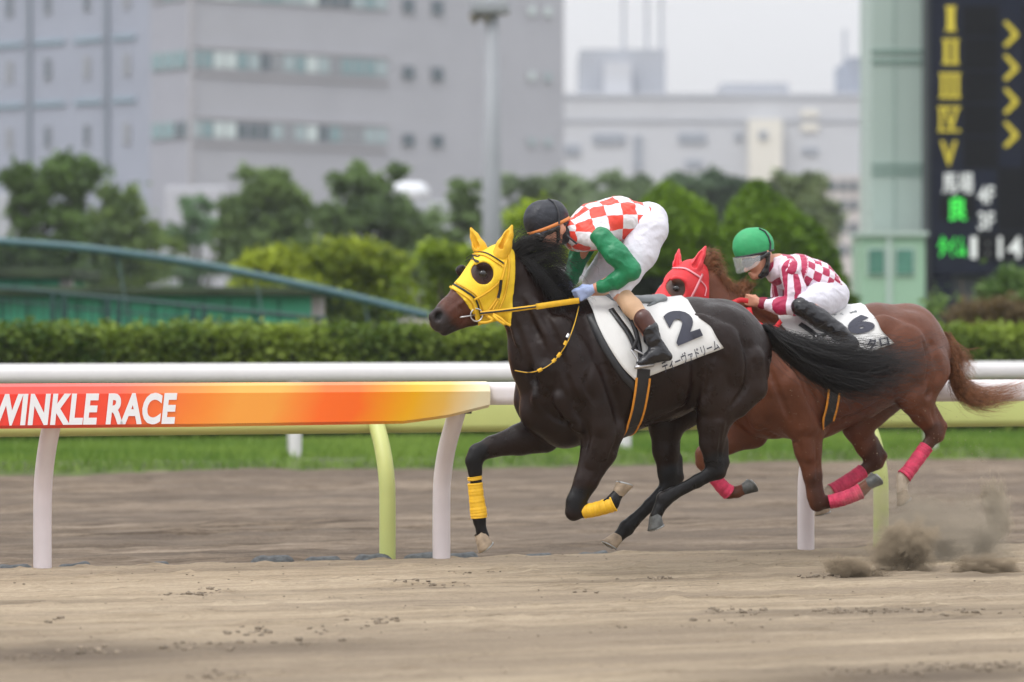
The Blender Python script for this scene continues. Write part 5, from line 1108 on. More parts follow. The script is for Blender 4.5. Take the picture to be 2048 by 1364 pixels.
CH_ = (.108, .035, .016); CHd = (.05, .017, .009); WH = (.5, .42, .33)
H2 = dict(label='chestnut racehorse in a red hood with pink leg wraps, wearing number 6', coat=CH_, coat_mat=M['coat_red'], hair_mat=M['hair_ginger'])
H2['body'] = [
 dict(n=[(1498, 738, 0, 88, .15), (1545, 757, 0, 116, .21), (1620, 752, 0, 124, .265), (1690, 736, 0, 110, .28), (1760, 714, 0, 95, .265), (1808, 705, 0, 90, .24)], k=.06),
 dict(n=[(1510, 668, 0, 38, .05), (1575, 652, 0, 28, .055), (1680, 655, 0, 36, .09), (1750, 652, 0, 44, .12)], k=.06),
 dict(n=[(1755, 668, 0, 58, .18), (1815, 676, 0, 66, .18), (1852, 708, 0, 52, .14)], k=.05),
 dict(n=[(1812, 695, nl, 72, .13), (1846, 738, nl, 56, .12), (1838, 775, nl, 42, .1)], k=.035),
 dict(n=[(1795, 690, fl, 72, .13), (1838, 732, fl, 50, .12)], k=.035),
 dict(n=[(1404, 580, 0, 40, .065), (1448, 632, 0, 50, .08), (1500, 700, 0, 86, .14)], k=.05),
 dict(n=[(1425, 565, 0, 26, .045), (1465, 615, 0, 30, .045), (1530, 655, 0, 32, .05)], k=.04),
 dict(n=[(1385, 556, -.01, 36, .08), (1372, 570, -.02, 38, .083)], k=.03),
 dict(n=[(1388, 588, -.02, 34, .075), (1380, 612, -.025, 38, .062)], k=.025),
 dict(n=[(1362, 579, -.03, 40, .088), (1325, 622, -.07, 30, .062), (1293, 650, -.11, 24, .05), (1277, 665, -.125, 22, .05)], k=.03),
 dict(n=[(1372, 635, -.03, 27, .05), (1335, 655, -.07, 17, .035), (1308, 668, -.1, 13, .03), (1285, 682, -.12, 10, .03)], k=.03),
]
H2['legs'] = [
 dict(n=[(1508, 720, nl + .01, 50, .09), (1560, 790, nl, 58, .1), (1612, 850, nl, 42, .085)], k=.035),
 dict(n=[(1612, 850, nl, 42, .08), (1616, 898, nl, 29, .056), (1625, 950, nl, 20, .04), (1631, 990, nl, 18, .034), (1634, 1006, nl, 17, .034)]),
 dict(n=[(1636, 1006, nl, 15, .03), (1656, 1004, nl, 12, .024), (1705, 990, -.2, 11, .023), (1718, 984, -.22, 13, .028), (1728, 976, -.23, 11, .025), (1738, 967, -.23, 12, .03)]),
 dict(n=[(1490, 760, fl, 50, .09), (1500, 840, fl, 44, .085), (1505, 862, fl, 34, .07), (1455, 884, fl, 24, .05), (1422, 897, fl, 18, .038), (1407, 908, fl, 16, .034), (1406, 924, fl, 15, .032)], k=.03),
 dict(n=[(1406, 926, fl, 14, .028), (1424, 950, fl, 11, .023), (1447, 976, fl, 12, .025), (1457, 984, fl, 13, .027), (1474, 984, fl, 11, .026), (1488, 978, fl, 12, .03)]),
 dict(n=[(1835, 740, nl - .01, 64, .12), (1832, 790, -.15, 42, .09), (1845, 826, -.15, 26, .05), (1862, 852, -.15, 18, .034), (1870, 868, -.15, 17, .032)], k=.03),
 dict(n=[(1868, 815, -.15, 7, .014), (1886, 852, -.15, 9, .018), (1878, 872, -.15, 13, .026)], k=.02),
 dict(n=[(1868, 872, -.15, 15, .028), (1845, 903, -.15, 12, .023), (1817, 943, -.15, 12, .023), (1807, 956, -.15, 14, .027), (1803, 972, -.15, 10, .024), (1805, 984, -.15, 12, .028)]),
 dict(n=[(1795, 745, fl, 66, .12), (1735, 815, fl, 46, .09), (1714, 852, fl, 31, .065), (1734, 892, fl, 24, .045), (1746, 914, fl, 19, .034), (1748, 924, fl, 17, .032)], k=.03),
 dict(n=[(1750, 880, fl, 8, .014), (1766, 912, fl, 9, .018), (1757, 926, fl, 13, .026)], k=.02),
 dict(n=[(1744, 928, fl, 15, .028), (1715, 950, fl, 12, .023), (1674, 976, fl, 12, .023), (1661, 984, fl, 14, .027), (1651, 1000, fl, 10, .024), (1646, 1010, fl, 12, .028)]),
]
H2['grooves'] = [
 dict(n=[(1772, 690, -.33, 5), (1782, 750, -.33, 5), (1786, 785, -.3, 5)], k=.05),
 dict(n=[(1565, 700, -.29, 4), (1600, 780, -.3, 5), (1622, 840, -.25, 5)], k=.045),
 dict(n=[(1865, 690, -.25, 4), (1875, 745, -.24, 4), (1855, 790, -.23, 4)], k=.04),
 dict(n=[(1500, 850, -.22, 4), (1560, 880, -.22, 4)], k=.03),
]
H2['bumps'] = [dict(n=[(1350, 560, -.115, 8, .014), (1362, 563, -.115, 7, .012)], k=.02)]
H2['sbumps'] = [
 ([(1520, 690, 28), (1560, 760, 38)], 38, .05, .014, .02), ([(1590, 770, 32), (1618, 820, 32), (1618, 850, 26)], 32, .05, .016, .018), ([(1500, 780, 30), (1520, 840, 26)], 28, .05, .014, .02),
 ([(1770, 660, 36), (1815, 690, 42), (1835, 730, 36)], 38, .05, .014, .02), ([(1868, 715, 24), (1868, 760, 26)], 26, .05, .016, .018), ([(1800, 735, 30), (1808, 775, 28)], 30, .05, .014, .018),
 ([(1615, 880, 17), (1620, 915, 13)], 16, .03, .010, .012), ([(1850, 825, 11), (1862, 848, 9)], 12, .02, .008, .01)]
H2['sgrooves'] = [
 ([(1765, 668), (1774, 715), (1772, 755), (1760, 790)], .02, .012, .045), ([(1575, 680), (1600, 740), (1625, 800), (1642, 845)], .02, .006, .03), ([(1845, 680), (1858, 725), (1852, 770)], .015, .004, .022),
 ([(1510, 850), (1550, 872), (1590, 885)], .012, .004, .02), ([(1535, 730), (1560, 790), (1580, 840)], .016, .006, .024), ([(1800, 700), (1795, 750), (1785, 790)], .012, .005, .024), ([(1660, 845), (1710, 832), (1760, 802)], .012, .007, .024),
 ([(1632, 890), (1634, 930), (1634, 965)], .009, .003, .012), ([(1862, 820), (1868, 845)], .008, .003, .012)]
H2['zones'] = [((1700, 800, -.1), .3, (.085, .024, .012), .3), ((1290, 615, -.02), .06, WH, .05), ((1275, 665, -.12), .07, (.05, .035, .03), .05), ((1353, 577, -.1), .055, (.05, .03, .025), .04)]
H2['limb_zones'] = [((1805, 965, -.15), (1806, 990, -.15), .075, WH), ((1655, 992, fl), (1646, 1012, fl), .07, WH), ((1868, 860, -.15), (1850, 890, -.15), .07, CHd),
 ((1748, 905, fl), (1740, 930, fl), .08, CHd), ((1630, 960, nl), (1640, 1008, nl), .07, CHd), ((1407, 905, fl), (1410, 930, fl), .06, CH_)]
H2['hooves'] = [((1736, 968, -.23), (1750, 952, -.23), (.8, .1, -.4), True), ((1487, 978, fl), (1501, 965, fl), (.8, 0, -.3), True),
 ((1804, 984, -.15), (1813, 999, -.15), (-.2, 0, -1), False), ((1647, 1009, fl), (1651, 1024, fl), (-.4, 0, -1), False)]
PK = M['pink']
H2['wraps'] = [([(1658, 1004, -.14, 14), (1680, 999, -.17, 14.5), (1703, 991, -.2, 14.5), (1722, 982, -.222, 16)], PK), ([(1414, 938, fl, 13), (1428, 954, fl, 13.5), (1447, 976, fl, 14.5), (1458, 985, fl, 16)], PK),
 ([(1853, 893, -.15, 15), (1840, 911, -.15, 14.5), (1818, 941, -.15, 14.5), (1808, 953, -.15, 16)], PK), ([(1726, 942, fl, 15), (1706, 956, fl, 14.5), (1676, 975, fl, 14.5), (1663, 983, fl, 16)], PK)]
H2['hood_mat'] = M['red']; H2['ear_mat'] = simple('red ear cover', (.72, .045, .06), .4, var=.08, scale=20)
H2['hood_box'] = [(1270, 680, 0), (1440, 680, 0), (1270, 500, 0), (1440, 500, 0)]
H2['hood_cut'] = [((1352, 668, -.06), (1286, 588, -.06)), ((1412, 510, 0), (1406, 690, 0)), ((1425, 668, 0), (1290, 682, 0))]
H2['eyes'] = [dict(c=(1353, 577), r=18, near=True), dict(c=(1322, 577, .04), r=15, near=False)]
H2['ears'] = [[(1386, 548, -.06, 12, .03), (1393, 530, -.065, 13, .03), (1403, 510, -.07, 8, .02), (1411, 494, -.075, 3, .007)],
 [(1357, 545, .045, 10, .028), (1355, 530, .05, 10, .026), (1356, 513, .06, 6, .017), (1358, 499, .065, 2.5, .006)]]
H2['cloth'] = dict(front=[(1562, 648), (1590, 680), (1618, 712), (1642, 742)], back=[(1748, 632), (1756, 645), (1764, 662), (1789, 686)], sag=-6,
 text=[('6', [(1688, 634), (1742, 627), (1753, 661), (1700, 672)], .065, M['ink'], 'cloth_number'),
       ('タロ', [(1730, 680), (1775, 671), (1780, 690), (1736, 700)], .03, M['ink'], 'cloth_name')])
H2['girth'] = [(1668, 735), (1668, 780), (1663, 815), (1657, 836)]; H2['girth_w'] = .08
Rd, Pk = M['red'], simple('pale pink strap', (.75, .3, .34), .5)
H2['straps'] = [('browband', [(1345, 536), (1370, 537), (1390, 548), (1402, 556)], .014, Pk, .010, 'hood'),
 ('cheek_strap', [(1405, 548), (1396, 568), (1385, 590), (1372, 612)], .016, Pk, .011, 'root'), ('cheek_strap', [(1400, 560), (1412, 575), (1410, 592)], .008, Pk, .011, 'root'),
 ('noseband', [(1305, 590), (1330, 602), (1348, 622), (1356, 655)], .016, Rd, .009, 'root')]
H2['saddle'] = [(1590, 640, 0, 12, .1), (1620, 636, 0, 11, .12), (1668, 632, 0, 12, .13), (1698, 625, 0, 9, .12)]
H2['flaps'] = [([(1600, 648), (1625, 665), (1652, 690)], .035)]
H2['pommel'] = []; H2['cantle'] = [(1662, 640, -.11), (1685, 632, -.12), (1702, 625, -.08), (1706, 622, 0), (1700, 624, .08)]
H2['hair'] = [
 ('mane', [[(1405, 520, 0), (1415, 506, -.01), (1428, 500, -.02), (1442, 508, -.02)], [(1412, 535, 0), (1424, 520, -.01), (1438, 522, -.02), (1445, 540, -.03)],
           [(1425, 550, -.01), (1438, 545, -.03), (1450, 560, -.05), (1456, 580, -.06)], [(1448, 572, 0), (1462, 570, -.03), (1472, 582, -.05), (1480, 600, -.06)],
           [(1475, 592, 0), (1482, 575, 0), (1484, 566, 0), (1490, 560, 0)], [(1488, 600, 0), (1500, 582, 0), (1506, 570, 0), (1514, 566, 0)]], 620, .0018,
  dict(jit=.012, tipjit=.018, latj=.014, wob=.008, seed=8)),
 ('tail', [[(1888, 668, 0), (1905, 690, 0), (1925, 712, 0), (1945, 724, 0)], [(1888, 672, 0), (1902, 700, 0), (1915, 735, 0), (1925, 765, 0)]], 350, .002, dict(jit=.014, tipjit=.04, latj=.02, wob=.02, seed=9)),
 ('tail', [[(1890, 680, 0), (1910, 730, 0), (1935, 768, 0), (1985, 782, 0), (2075, 762, 0)], [(1890, 685, 0), (1904, 740, 0), (1925, 785, 0), (1975, 800, 0), (2060, 778, 0)],
           [(1890, 688, 0), (1902, 745, 0), (1922, 792, 0), (1962, 812, 0), (2030, 800, 0)]], 800, .002, dict(jit=.010, tipjit=.04, latj=.025, wob=.014, seed=10, lenvar=.4)),
]
root2, B2, hood2 = horse(S2, H2)
# ================================================================ riders
def blob(S, name, chains, h, mat, parent, cuts=(), relax=2, subs=(), post=None, attrs=None, wr=0):
    L = [(S.nd(n) if not isinstance(n[0], np.ndarray) else n, k_) for n, k_ in chains]
    P = np.array([q[:3] for n, _ in L for q in n]); Rm = max(max(q[3], q[4] if len(q) > 4 else 0) for n, _ in L for q in n) + .03
    f = SDF(P.min(0) - Rm, P.max(0) + Rm, h)
    for n, k_ in L: f.chain(n, k=k_)
    for n, k_ in subs: f.chain(S.nd(n), k=k_, sub=True)
    for (a, b, keep) in cuts:
        pa, pb, pk = S.p(*a), S.p(*b), S.p(*keep); d = pb - pa; n = np.array([d[2], 0, -d[0]]); n /= np.linalg.norm(n); n = n if n @ pk < n @ pa else -n; f.half(n, n @ pa)
    if post: post(f)
    V, Q = f.mesh(relax); at = attrs(V) if attrs else None
    if wr:
        N_ = f.grad(V); q = V * 9; w1 = fbm(q[:, 0] * 1.0 + q[:, 2] * .8, q[:, 2] * .9 - q[:, 0] * .5 + q[:, 1] * 1.3, 3, len(name) * 7); w2 = fbm(q[:, 0] * .7 + 31, q[:, 1] * .9 + q[:, 2] * 2.1, 2, 5)
        V = V + N_ * (wr * ((1 - np.abs(w1) * 6).clip(-1, 1) * .8 + w2 * 1.2))[:, None]
    return mesh_obj(name, S.loc(V), Q, mat, parent, attrs=at), f
def fist(wrist, knk, wv, nv, sc=1.0, thick=1.0):
    """chains (track coords) for a closed hand: palm, four fingers of different lengths, thumb from the side of the palm"""
    wrist, knk = np.asarray(wrist, float), np.asarray(knk, float); f = knk - wrist; f /= np.linalg.norm(f)
    wv = np.asarray(wv, float); wv -= f * (wv @ f); wv /= np.linalg.norm(wv); nv = np.cross(f, wv) * (1 if np.cross(f, wv) @ np.asarray(nv, float) > 0 else -1)
    nd = lambda p, r: np.array([*p, r * sc * thick]); out = [([nd(wrist, .023), nd(wrist + f * .03, .021)], .012)]
    for i in range(4):
        o = wv * (i - 1.5) * .0185 * sc; L = (.94, 1.0, .95, .78)[i] * sc
        b0 = wrist + f * .025 * sc + o * .7; b1 = knk + o; p1 = b1 + (f * .022 + nv * .022) * L; p2 = p1 + (nv * .016 - f * .016) * L; p3 = p2 + (-f * .018 - nv * .004) * L
        out.append(([nd(b0, .0125), nd(b1, .0108)], .012)); out.append(([nd(b1, .0103), nd(p1, .0095), nd(p2, .0088), nd(p3, .0078)], .0035))
    t0 = wrist + f * .02 - wv * .018 * sc; t1 = t0 + (f * .028 - wv * .016 + nv * .014) * sc; t2 = t1 + (f * .026 + nv * .014 + wv * .006) * sc
    out.append(([nd(t0, .0135), nd(t1, .0105), nd(t2, .0085)], .006)); return out
def mir(nodes, **kw): return [(n[0], n[1], -n[2], *n[3:]) for n in nodes]
def rim_band(S, fld, c, a, b, width, thick, off, ang=(0, 360), n=48):
    """flat band round a helmet in the plane through pixels a and b"""
    pa, pb = S.p(*a), S.p(*b); e1 = pb - pa; e1 /= np.linalg.norm(e1); e2 = np.array([0, 1.0, 0]); nn_ = np.cross(e1, e2); c = S.p(*c); c = c - nn_ * ((c - pa) @ nn_)
    P = [fld.cast(c, e1 * math.cos(R(x)) + e2 * math.sin(R(x)), .3, off) for x in np.linspace(*ang, n)]; return np.array(P), nn_
def pattern(kind, S, a0, a1, ux, uy, **kw):
    p0, p1 = S.p(*a0), S.p(*a1); ax = (p1 - p0); L = np.linalg.norm(ax); ax /= L; lat = np.array([0, 1.0, 0]); up = np.cross(ax, lat); up = up if up[2] > 0 else -up
    def fn(V):
        d = V - p0; a = d @ ax; ang = np.arctan2(d @ lat, d @ up); x = a / ux; y = ang * .16 / uy + kw.get('y0', 0)
        a_ = a
        if kind == 'check2': y = np.where(a < kw['split'], .5, y)
        if kind == 'sleeve': x = ang / (2 * math.pi) * kw['n'] + .25; y = np.full_like(x, .5)
        return {'Pat': np.stack([x + 20, y + 20, np.full_like(x, .5)], 1)}
    return fn
def silk(name, c1, c2):
    k = NB(name); a = k.n('ShaderNodeAttribute'); a.attribute_name = 'Pat'; ch = k.n('ShaderNodeTexChecker'); ch.inputs['Scale'].default_value = 1.0
    nzv = k.noise(k.coord(), 9, 2); wv = k.n('ShaderNodeVectorMath', operation='ADD'); k.l(a.outputs['Vector'], wv.inputs[0])
    cm = k.n('ShaderNodeCombineXYZ'); k.l(k.math('MULTIPLY', k.math('SUBTRACT', nzv, .5), .5), cm.inputs[0]); k.l(k.math('MULTIPLY', k.math('SUBTRACT', nzv, .5), -.4), cm.inputs[1]); k.l(cm.outputs[0], wv.inputs[1])
    k.l(wv.outputs[0], ch.inputs['Vector']); ch.inputs['Color1'].default_value = (*c1, 1); ch.inputs['Color2'].default_value = (*c2, 1)
    k.l(k.mix(.25, ch.outputs['Color'], k.ramp(k.noise(k.coord(), 14, 3), [(.3, .8), (.7, 1.1)]), 'MULTIPLY'), k.b.inputs['Base Color']); k.b.inputs['Roughness'].default_value = .5; k.b.inputs['Sheen Weight'].default_value = .15
    k.bump(k.noise(k.coord((1, 1, 1.6)), 15, 3, .5, .6), .7, .012); return k.m
m_check = silk('red and white checked silk', (.80, .055, .03), (.74, .72, .76)); m_mar = silk('maroon and white silk', (.40, .012, .07), (.76, .66, .75))
M['dark_face'] = simple('black goggles', (.012, .012, .014), .2, coat=.5); M['collar'] = simple('black collar', (.015, .016, .02), .5)

def rider(S, sp, slabel):
    root = track_root('person', (*S.org[:2], 0)); tag(root, slabel, 'person', 'jockeys riding the two racehorses')
    hand = []
    for h in sp['hands']: hand += fist(S.p(*h['wrist']), S.p(*h['knk']), h.get('w', (0, 0, -1)), h['n'], h.get('sc', 1.0))
    lim = [(n, .02) for n in sp['skin_limbs']]
    body, bf = blob(S, 'body', [(n, k_) for n, k_ in sp['head']] + lim + hand, sp.get('h', .005), M['skin'], root)
    for nm, ch, m_, kw in sp['clothes']:
        par = root; o, f_ = blob(S, nm, [(n, k_) for n, k_ in ch], kw.get('h', .007), m_, root, kw.get('cuts', ()), kw.get('relax', 2), kw.get('subs', ()), attrs=kw.get('attrs'), wr=kw.get('wr', {'breeches': .0028, 'shirt': .0045, 'sleeve': .004, 'boot': .0035, 'helmet': .001}.get(nm, 0)))
        if nm == 'helmet': helm, hf = o, f_
    for g in sp.get('gloves', []):
        o, _ = blob(S, 'glove', fist(S.p(*g['wrist']), S.p(*g['knk']), g.get('w', (0, 0, -1)), g['n'], g.get('sc', 1.06), 1.12), .004, M['glove'], root)
    for nm, c, a, b, wd, off, m_, ang in sp['bands']:
        P, nn_ = rim_band(S, hf, c, a, b, wd, .003, off, ang); N_ = np.array([p - S.p(*c) for p in P]); N_ -= np.outer(N_ @ nn_, nn_); N_ /= np.linalg.norm(N_, axis=1, keepdims=True)
        v, f2 = ribbon(P, N_, wd, .004); mesh_obj(nm, S.loc(v), f2, m_, helm)
    return root, helm, hf, bf
GL, GRN = M['glove'], M['green_silk']
R1 = dict(
 hands=[],
 head=[([(1098, 450, 0, 33, .078), (1094, 468, -.01, 27, .066), (1102, 486, -.015, 17, .05)], .03), ([(1076, 474, -.01, 6, .012), (1077, 486, -.012, 7, .015)], .01), ([(1090, 494, -.015, 9, .026)], .01) if False else ([(1086, 492, -.015, 9, .026), (1096, 498, -.015, 8, .024)], .015),
       ([(1122, 451, -.083, 6, .011), (1125, 459, -.084, 7, .011), (1123, 467, -.082, 4, .01)], .008), ([(1112, 470, 0, 20, .055), (1148, 458, 0, 20, .055)], .02)],
 skin_limbs=[[(1150, 460, 0, 26, .08), (1190, 452, 0, 34, .13), (1240, 440, 0, 32, .12), (1290, 452, 0, 34, .13)],
   [(1195, 475, -.15, 16), (1260, 541, -.27, 12), (1190, 576, -.165, 9)], [(1180, 470, .12, 13), (1152, 535, .2, 11), (1134, 568, .12, 9)],
   [(1290, 462, -.1, 30, .07), (1256, 545, -.15, 20, .06), (1240, 588, -.18, 15, .042), (1300, 670, -.33, 12, .035), (1318, 698, -.345, 9, .025), (1300, 714, -.345, 6, .018)],
   [(1275, 470, .1, 30, .07), (1215, 525, .17, 22, .06), (1190, 575, .24, 16, .045), (1245, 660, .335, 12, .035), (1262, 695, .345, 9, .03), (1250, 708, .345, 5, .02)]],
 clothes=[
  ('breeches', [([(1255, 452, 0, 34, .13), (1292, 452, 0, 41, .155), (1296, 462, -.05, 38, .12)], .04), ([(1292, 464, -.1, 40, .09), (1280, 503, -.12, 36, .085), (1256, 545, -.15, 27, .07), (1239, 580, -.17, 22, .058)], .03),
     ([(1275, 470, .1, 38, .09), (1225, 520, .16, 32, .085), (1186, 560, .22, 22, .065)], .03)], M['breeches'], dict(cuts=[((1206, 562), (1262, 596), (1290, 450))] if False else ())),
  ('shirt', [([(1160, 470, 0, 34, .13), (1190, 452, 0, 44, .165), (1235, 441, 0, 45, .16), (1276, 444, 0, 39, .15)], .04), ([(1180, 462, -.1, 32, .07), (1196, 472, -.15, 28, .06)], .03), ([(1170, 465, .1, 30, .07), (1182, 470, .15, 26, .06)], .03), ([(1140, 458, 0, 22, .065), (1165, 460, 0, 32, .12)], .03)],
     m_check, dict(attrs=pattern('check', S1, (1138, 458), (1290, 446), .098, .085, y0=.3))),
  ('sleeve', [([(1202, 474, -.205, 21, .05), (1232, 508, -.25, 24, .055), (1262, 540, -.275, 20, .046)], .02), ([(1262, 541, -.275, 19, .045), (1235, 560, -.235, 18, .044), (1203, 574, -.185, 13, .037)], .02)], GRN, dict(cuts=[((1202, 560), (1212, 584), (1260, 540))] if False else ())),
  ('sleeve', [([(1182, 475, .155, 24, .06), (1160, 505, .19, 21, .055), (1150, 538, .2, 18, .045)], .02), ([(1150, 538, .2, 17, .045), (1144, 552, .16, 15, .04), (1140, 562, .13, 13, .036)], .02)], GRN, {}),
  ('stocking', [([(1243, 588, -.18, 18, .05), (1264, 614, -.245, 19.5, .054), (1288, 642, -.312, 17, .05)], .02)], M['tan'], {}),
  ('stocking', [([(1194, 575, .24, 18, .054), (1225, 620, .31, 16, .05)], .02)], M['tan'], {}),
  ('boot_top', [([(1285, 636, -.312, 18.5, .053), (1301, 661, -.33, 17.5, .05)], .02)], M['brown_leather'], {}),
  ('boot', [([(1300, 657, -.33, 18.5, .053), (1305, 678, -.34, 16, .045), (1318, 696, -.35, 14, .04)], .02), ([(1328, 707, -.352, 13, .036), (1306, 711, -.35, 13, .04), (1284, 722, -.34, 8, .034)], .025), ([(1336, 713, -.352, 9, .032), (1278, 726, -.34, 5, .03)], .012)], M['boot'], dict(h=.006, cuts=[((1264, 733, -.34), (1350, 720, -.34), (1300, 680, -.34))])),
  ('boot_top', [([(1222, 616, .31, 17.5, .052), (1240, 645, .335, 16, .05)], .02)], M['brown_leather'], {}),
  ('boot', [([(1238, 640, .335, 17.5, .053), (1250, 672, .345, 15, .045), (1262, 696, .35, 14, .04)], .02), ([(1272, 702, .352, 13, .036), (1232, 716, .345, 8, .034)], .025)], M['boot'], dict(h=.007)),
  ('collar', [([(1126, 470, 0, 19, .062), (1140, 462, 0, 23, .072)], .02)], M['collar'], {}),
  ('goggles', [([(1078, 474, -.055, 11, .02), (1071, 476, -.02, 11, .03), (1073, 474, .03, 11, .03)], .02), ([(1080, 473, -.06, 8, .012), (1100, 462, -.083, 6, .01), (1116, 455, -.088, 5, .008)], .01), ([(1116, 455, -.09, 4, .007), (1117, 478, -.07, 4, .007), (1104, 496, -.04, 6, .01)], .01)], M['dark_face'], dict(h=.004)),
  ('helmet', [([(1086, 440, 0, 40, .098), (1100, 437, 0, 38.5, .098)], .02)], M['helmet_black'], dict(h=.006, cuts=[((1040, 489), (1140, 443), (1090, 400))])),
 ],
 gloves=[dict(wrist=(1186, 577, -.16), knk=(1158, 590, -.125), n=(0, 1, -.3), w=(.2, .2, -1)), dict(wrist=(1137, 571, .10), knk=(1124, 581, .05), n=(0, -1, -.3), w=(.2, -.2, -1))],
 bands=[('headband', (1093, 445), (1048, 472), (1136, 435), .022, .001, M['orange_band'], (0, 360)), ('peak', (1093, 445), (1046, 478), (1138, 440), .012, .004, simple('blue grey peak', (.10, .12, .18), .4), (120, 240)),
        ('rim', (1093, 445), (1047, 481), (1138, 442), .018, -.002, M['collar'], (0, 360))],
)
p1, helm1, hf1, bf1 = rider(S1, R1, 'jockey in red and white checked silks with green sleeves and a black helmet')
# elastic over the helmet, shirt ties
pp = [hf1.hit(x, y, .004, S1.t) for x, y in ((1096, 398), (1108, 404), (1115, 418), (1118, 435), (1118, 448))]
v, f = ribbon(np.array(pp), hf1.grad(np.array(pp)), .012, .004); mesh_obj('elastic', S1.loc(v), f, M['collar'], helm1)
free_v = [S1.p(1132, 468, -.10), S1.p(1142, 478, -.125), S1.p(1154, 488, -.13)]; v, f = ribbon(seg_pts(free_v, 4), np.tile([0, -1.0, 0], (9, 1)), .012, .004); mesh_obj('strap_end', S1.loc(v), f, M['collar'], p1)
E1 = -.14
R2 = dict(h=.0048,
 hands=[dict(wrist=(1522, 606, -.12), knk=(1498, 601, -.09), n=(0, 1, -.2), w=(-.1, .25, -1)), dict(wrist=(1508, 606, .10), knk=(1484, 603, .06), n=(0, -1, -.2), w=(-.1, -.25, -1))],
 head=[([(1512, 500, 0, 32, .076), (1508, 518, -.005, 23, .064), (1518, 540, -.005, 13, .048)], .03), ([(1493, 527, -.005, 4, .010), (1494, 536, -.007, 4.5, .011), (1492, 540, -.007, 5, .013)], .008),
       ([(1500, 547, -.007, 3.5, .018), (1503, 550, -.007, 3.5, .017)], .006), ([(1508, 553, -.005, 7, .02), (1520, 548, -.02, 8, .03)], .015), ([(1534, 504, -.08, 5, .01), (1537, 511, -.08, 6, .01), (1534, 519, -.078, 4, .009)], .008),
       ([(1522, 528, 0, 20, .052), (1556, 528, 0, 20, .055)], .02)],
 skin_limbs=[[(1560, 535, 0, 26, .08), (1590, 545, 0, 34, .13), (1640, 570, 0, 32, .12), (1665, 590, 0, 32, .13)],
   [(1578, 535, E1, 16), (1590, 615, -.2, 12), (1522, 606, -.12, 8.5)], [(1562, 545, .14, 16), (1560, 612, .2, 12), (1508, 606, .1, 8.5)],
   [(1655, 592, -.1, 28, .07), (1608, 606, -.26, 15, .045), (1690, 674, -.33, 11, .03), (1684, 696, -.34, 5, .015)], [(1645, 596, .1, 28, .07), (1590, 618, .26, 15, .045), (1668, 690, .34, 12, .035), (1640, 708, .34, 7, .025)]],
 clothes=[
  ('breeches', [([(1640, 580, 0, 32, .13), (1660, 592, 0, 37, .15)], .04), ([(1656, 592, -.08, 38, .1), (1632, 602, -.18, 32, .085), (1612, 606, -.25, 23, .062)], .03), ([(1646, 598, .08, 36, .1), (1600, 616, .22, 24, .065)], .03)], M['breeches'], {}),
  ('shirt', [([(1560, 540, 0, 30, .12), (1592, 548, 0, 38, .16), (1630, 562, 0, 38, .155), (1652, 574, 0, 32, .145)], .04), ([(1572, 535, -.1, 26, .07), (1580, 538, -.14, 24, .06)], .03), ([(1560, 545, .1, 26, .07), (1564, 548, .14, 24, .06)], .03), ([(1545, 535, 0, 20, .06), (1565, 540, 0, 30, .12)], .03)],
     m_mar, dict(attrs=pattern('check2', S2, (1538, 528), (1670, 585), .052, .062, split=.2, y0=.2))),
  ('sleeve', [([(1579, 538, -.145, 23, .058), (1590, 575, -.18, 22, .054), (1590, 613, -.2, 19, .046)], .02), ([(1590, 613, -.2, 18, .046), (1560, 612, -.17, 17, .044), (1533, 608, -.13, 12, .036)], .02)], m_mar, dict(attrs=pattern('sleeve', S2, (1582, 530, -.16), (1585, 630, -.19), 1, 1, n=10))),
  ('sleeve', [([(1563, 545, .145, 23, .058), (1562, 580, .18, 20, .054), (1560, 612, .2, 18, .046)], .02), ([(1560, 612, .2, 17, .046), (1535, 610, .15, 14, .04), (1518, 607, .12, 12, .036)], .02)], m_mar, dict(attrs=pattern('sleeve', S2, (1565, 530, .16), (1562, 630, .19), 1, 1, n=10))),
  ('cuff', [([(1538, 608, -.135, 14, .038), (1546, 610, -.145, 14.5, .04)], .01)], M['collar'], {}), ('cuff', [([(1524, 606, -.12, 12, .034), (1533, 607, -.128, 12.5, .036)], .01)], simple('maroon cuff', (.25, .01, .04), .6), {}),
  ('boot', [([(1602, 614, -.272, 20, .056), (1640, 638, -.305, 19.5, .054), (1676, 664, -.33, 17, .048), (1700, 684, -.34, 14, .04)], .02), ([(1706, 690, -.342, 12, .036), (1664, 706, -.34, 8, .034)], .025)], M['boot'], dict(h=.006)),
  ('boot', [([(1588, 622, .272, 18, .056), (1640, 660, .33, 17, .05), (1672, 690, .345, 14, .04)], .02), ([(1678, 694, .345, 12, .036), (1638, 710, .34, 8, .034)], .025)], M['boot'], dict(h=.007)),
  ('collar', [([(1536, 533, 0, 19, .058), (1548, 533, 0, 21, .064)], .02)], simple('maroon collar', (.27, .01, .042), .55), {}),
  ('goggles', [([(1500, 524, -.05, 9, .02), (1494, 525, -.02, 9, .03), (1495, 525, .03, 9, .03)], .02), ([(1500, 523, -.055, 6, .012), (1520, 516, -.078, 5, .009), (1536, 508, -.086, 4, .008)], .01), ([(1537, 508, -.09, 5, .006), (1535, 530, -.075, 5, .01), (1530, 545, -.06, 8, .014), (1522, 552, -.045, 6, .014)], .01)], M['dark_face'], dict(h=.004)),
  ('helmet', [([(1501, 493, 0, 37, .096), (1513, 491, 0, 36, .096)], .02)], M['helmet_green'], dict(h=.006, cuts=[((1462, 519), (1552, 500), (1505, 460))])),
 ],
 bands=[('rim', (1508, 498), (1464, 517), (1550, 498), .014, .000, M['collar'], (0, 360))],
)
p2, helm2, hf2, bf2 = rider(S2, R2, 'jockey in maroon and white silks with a green helmet and clear visor')
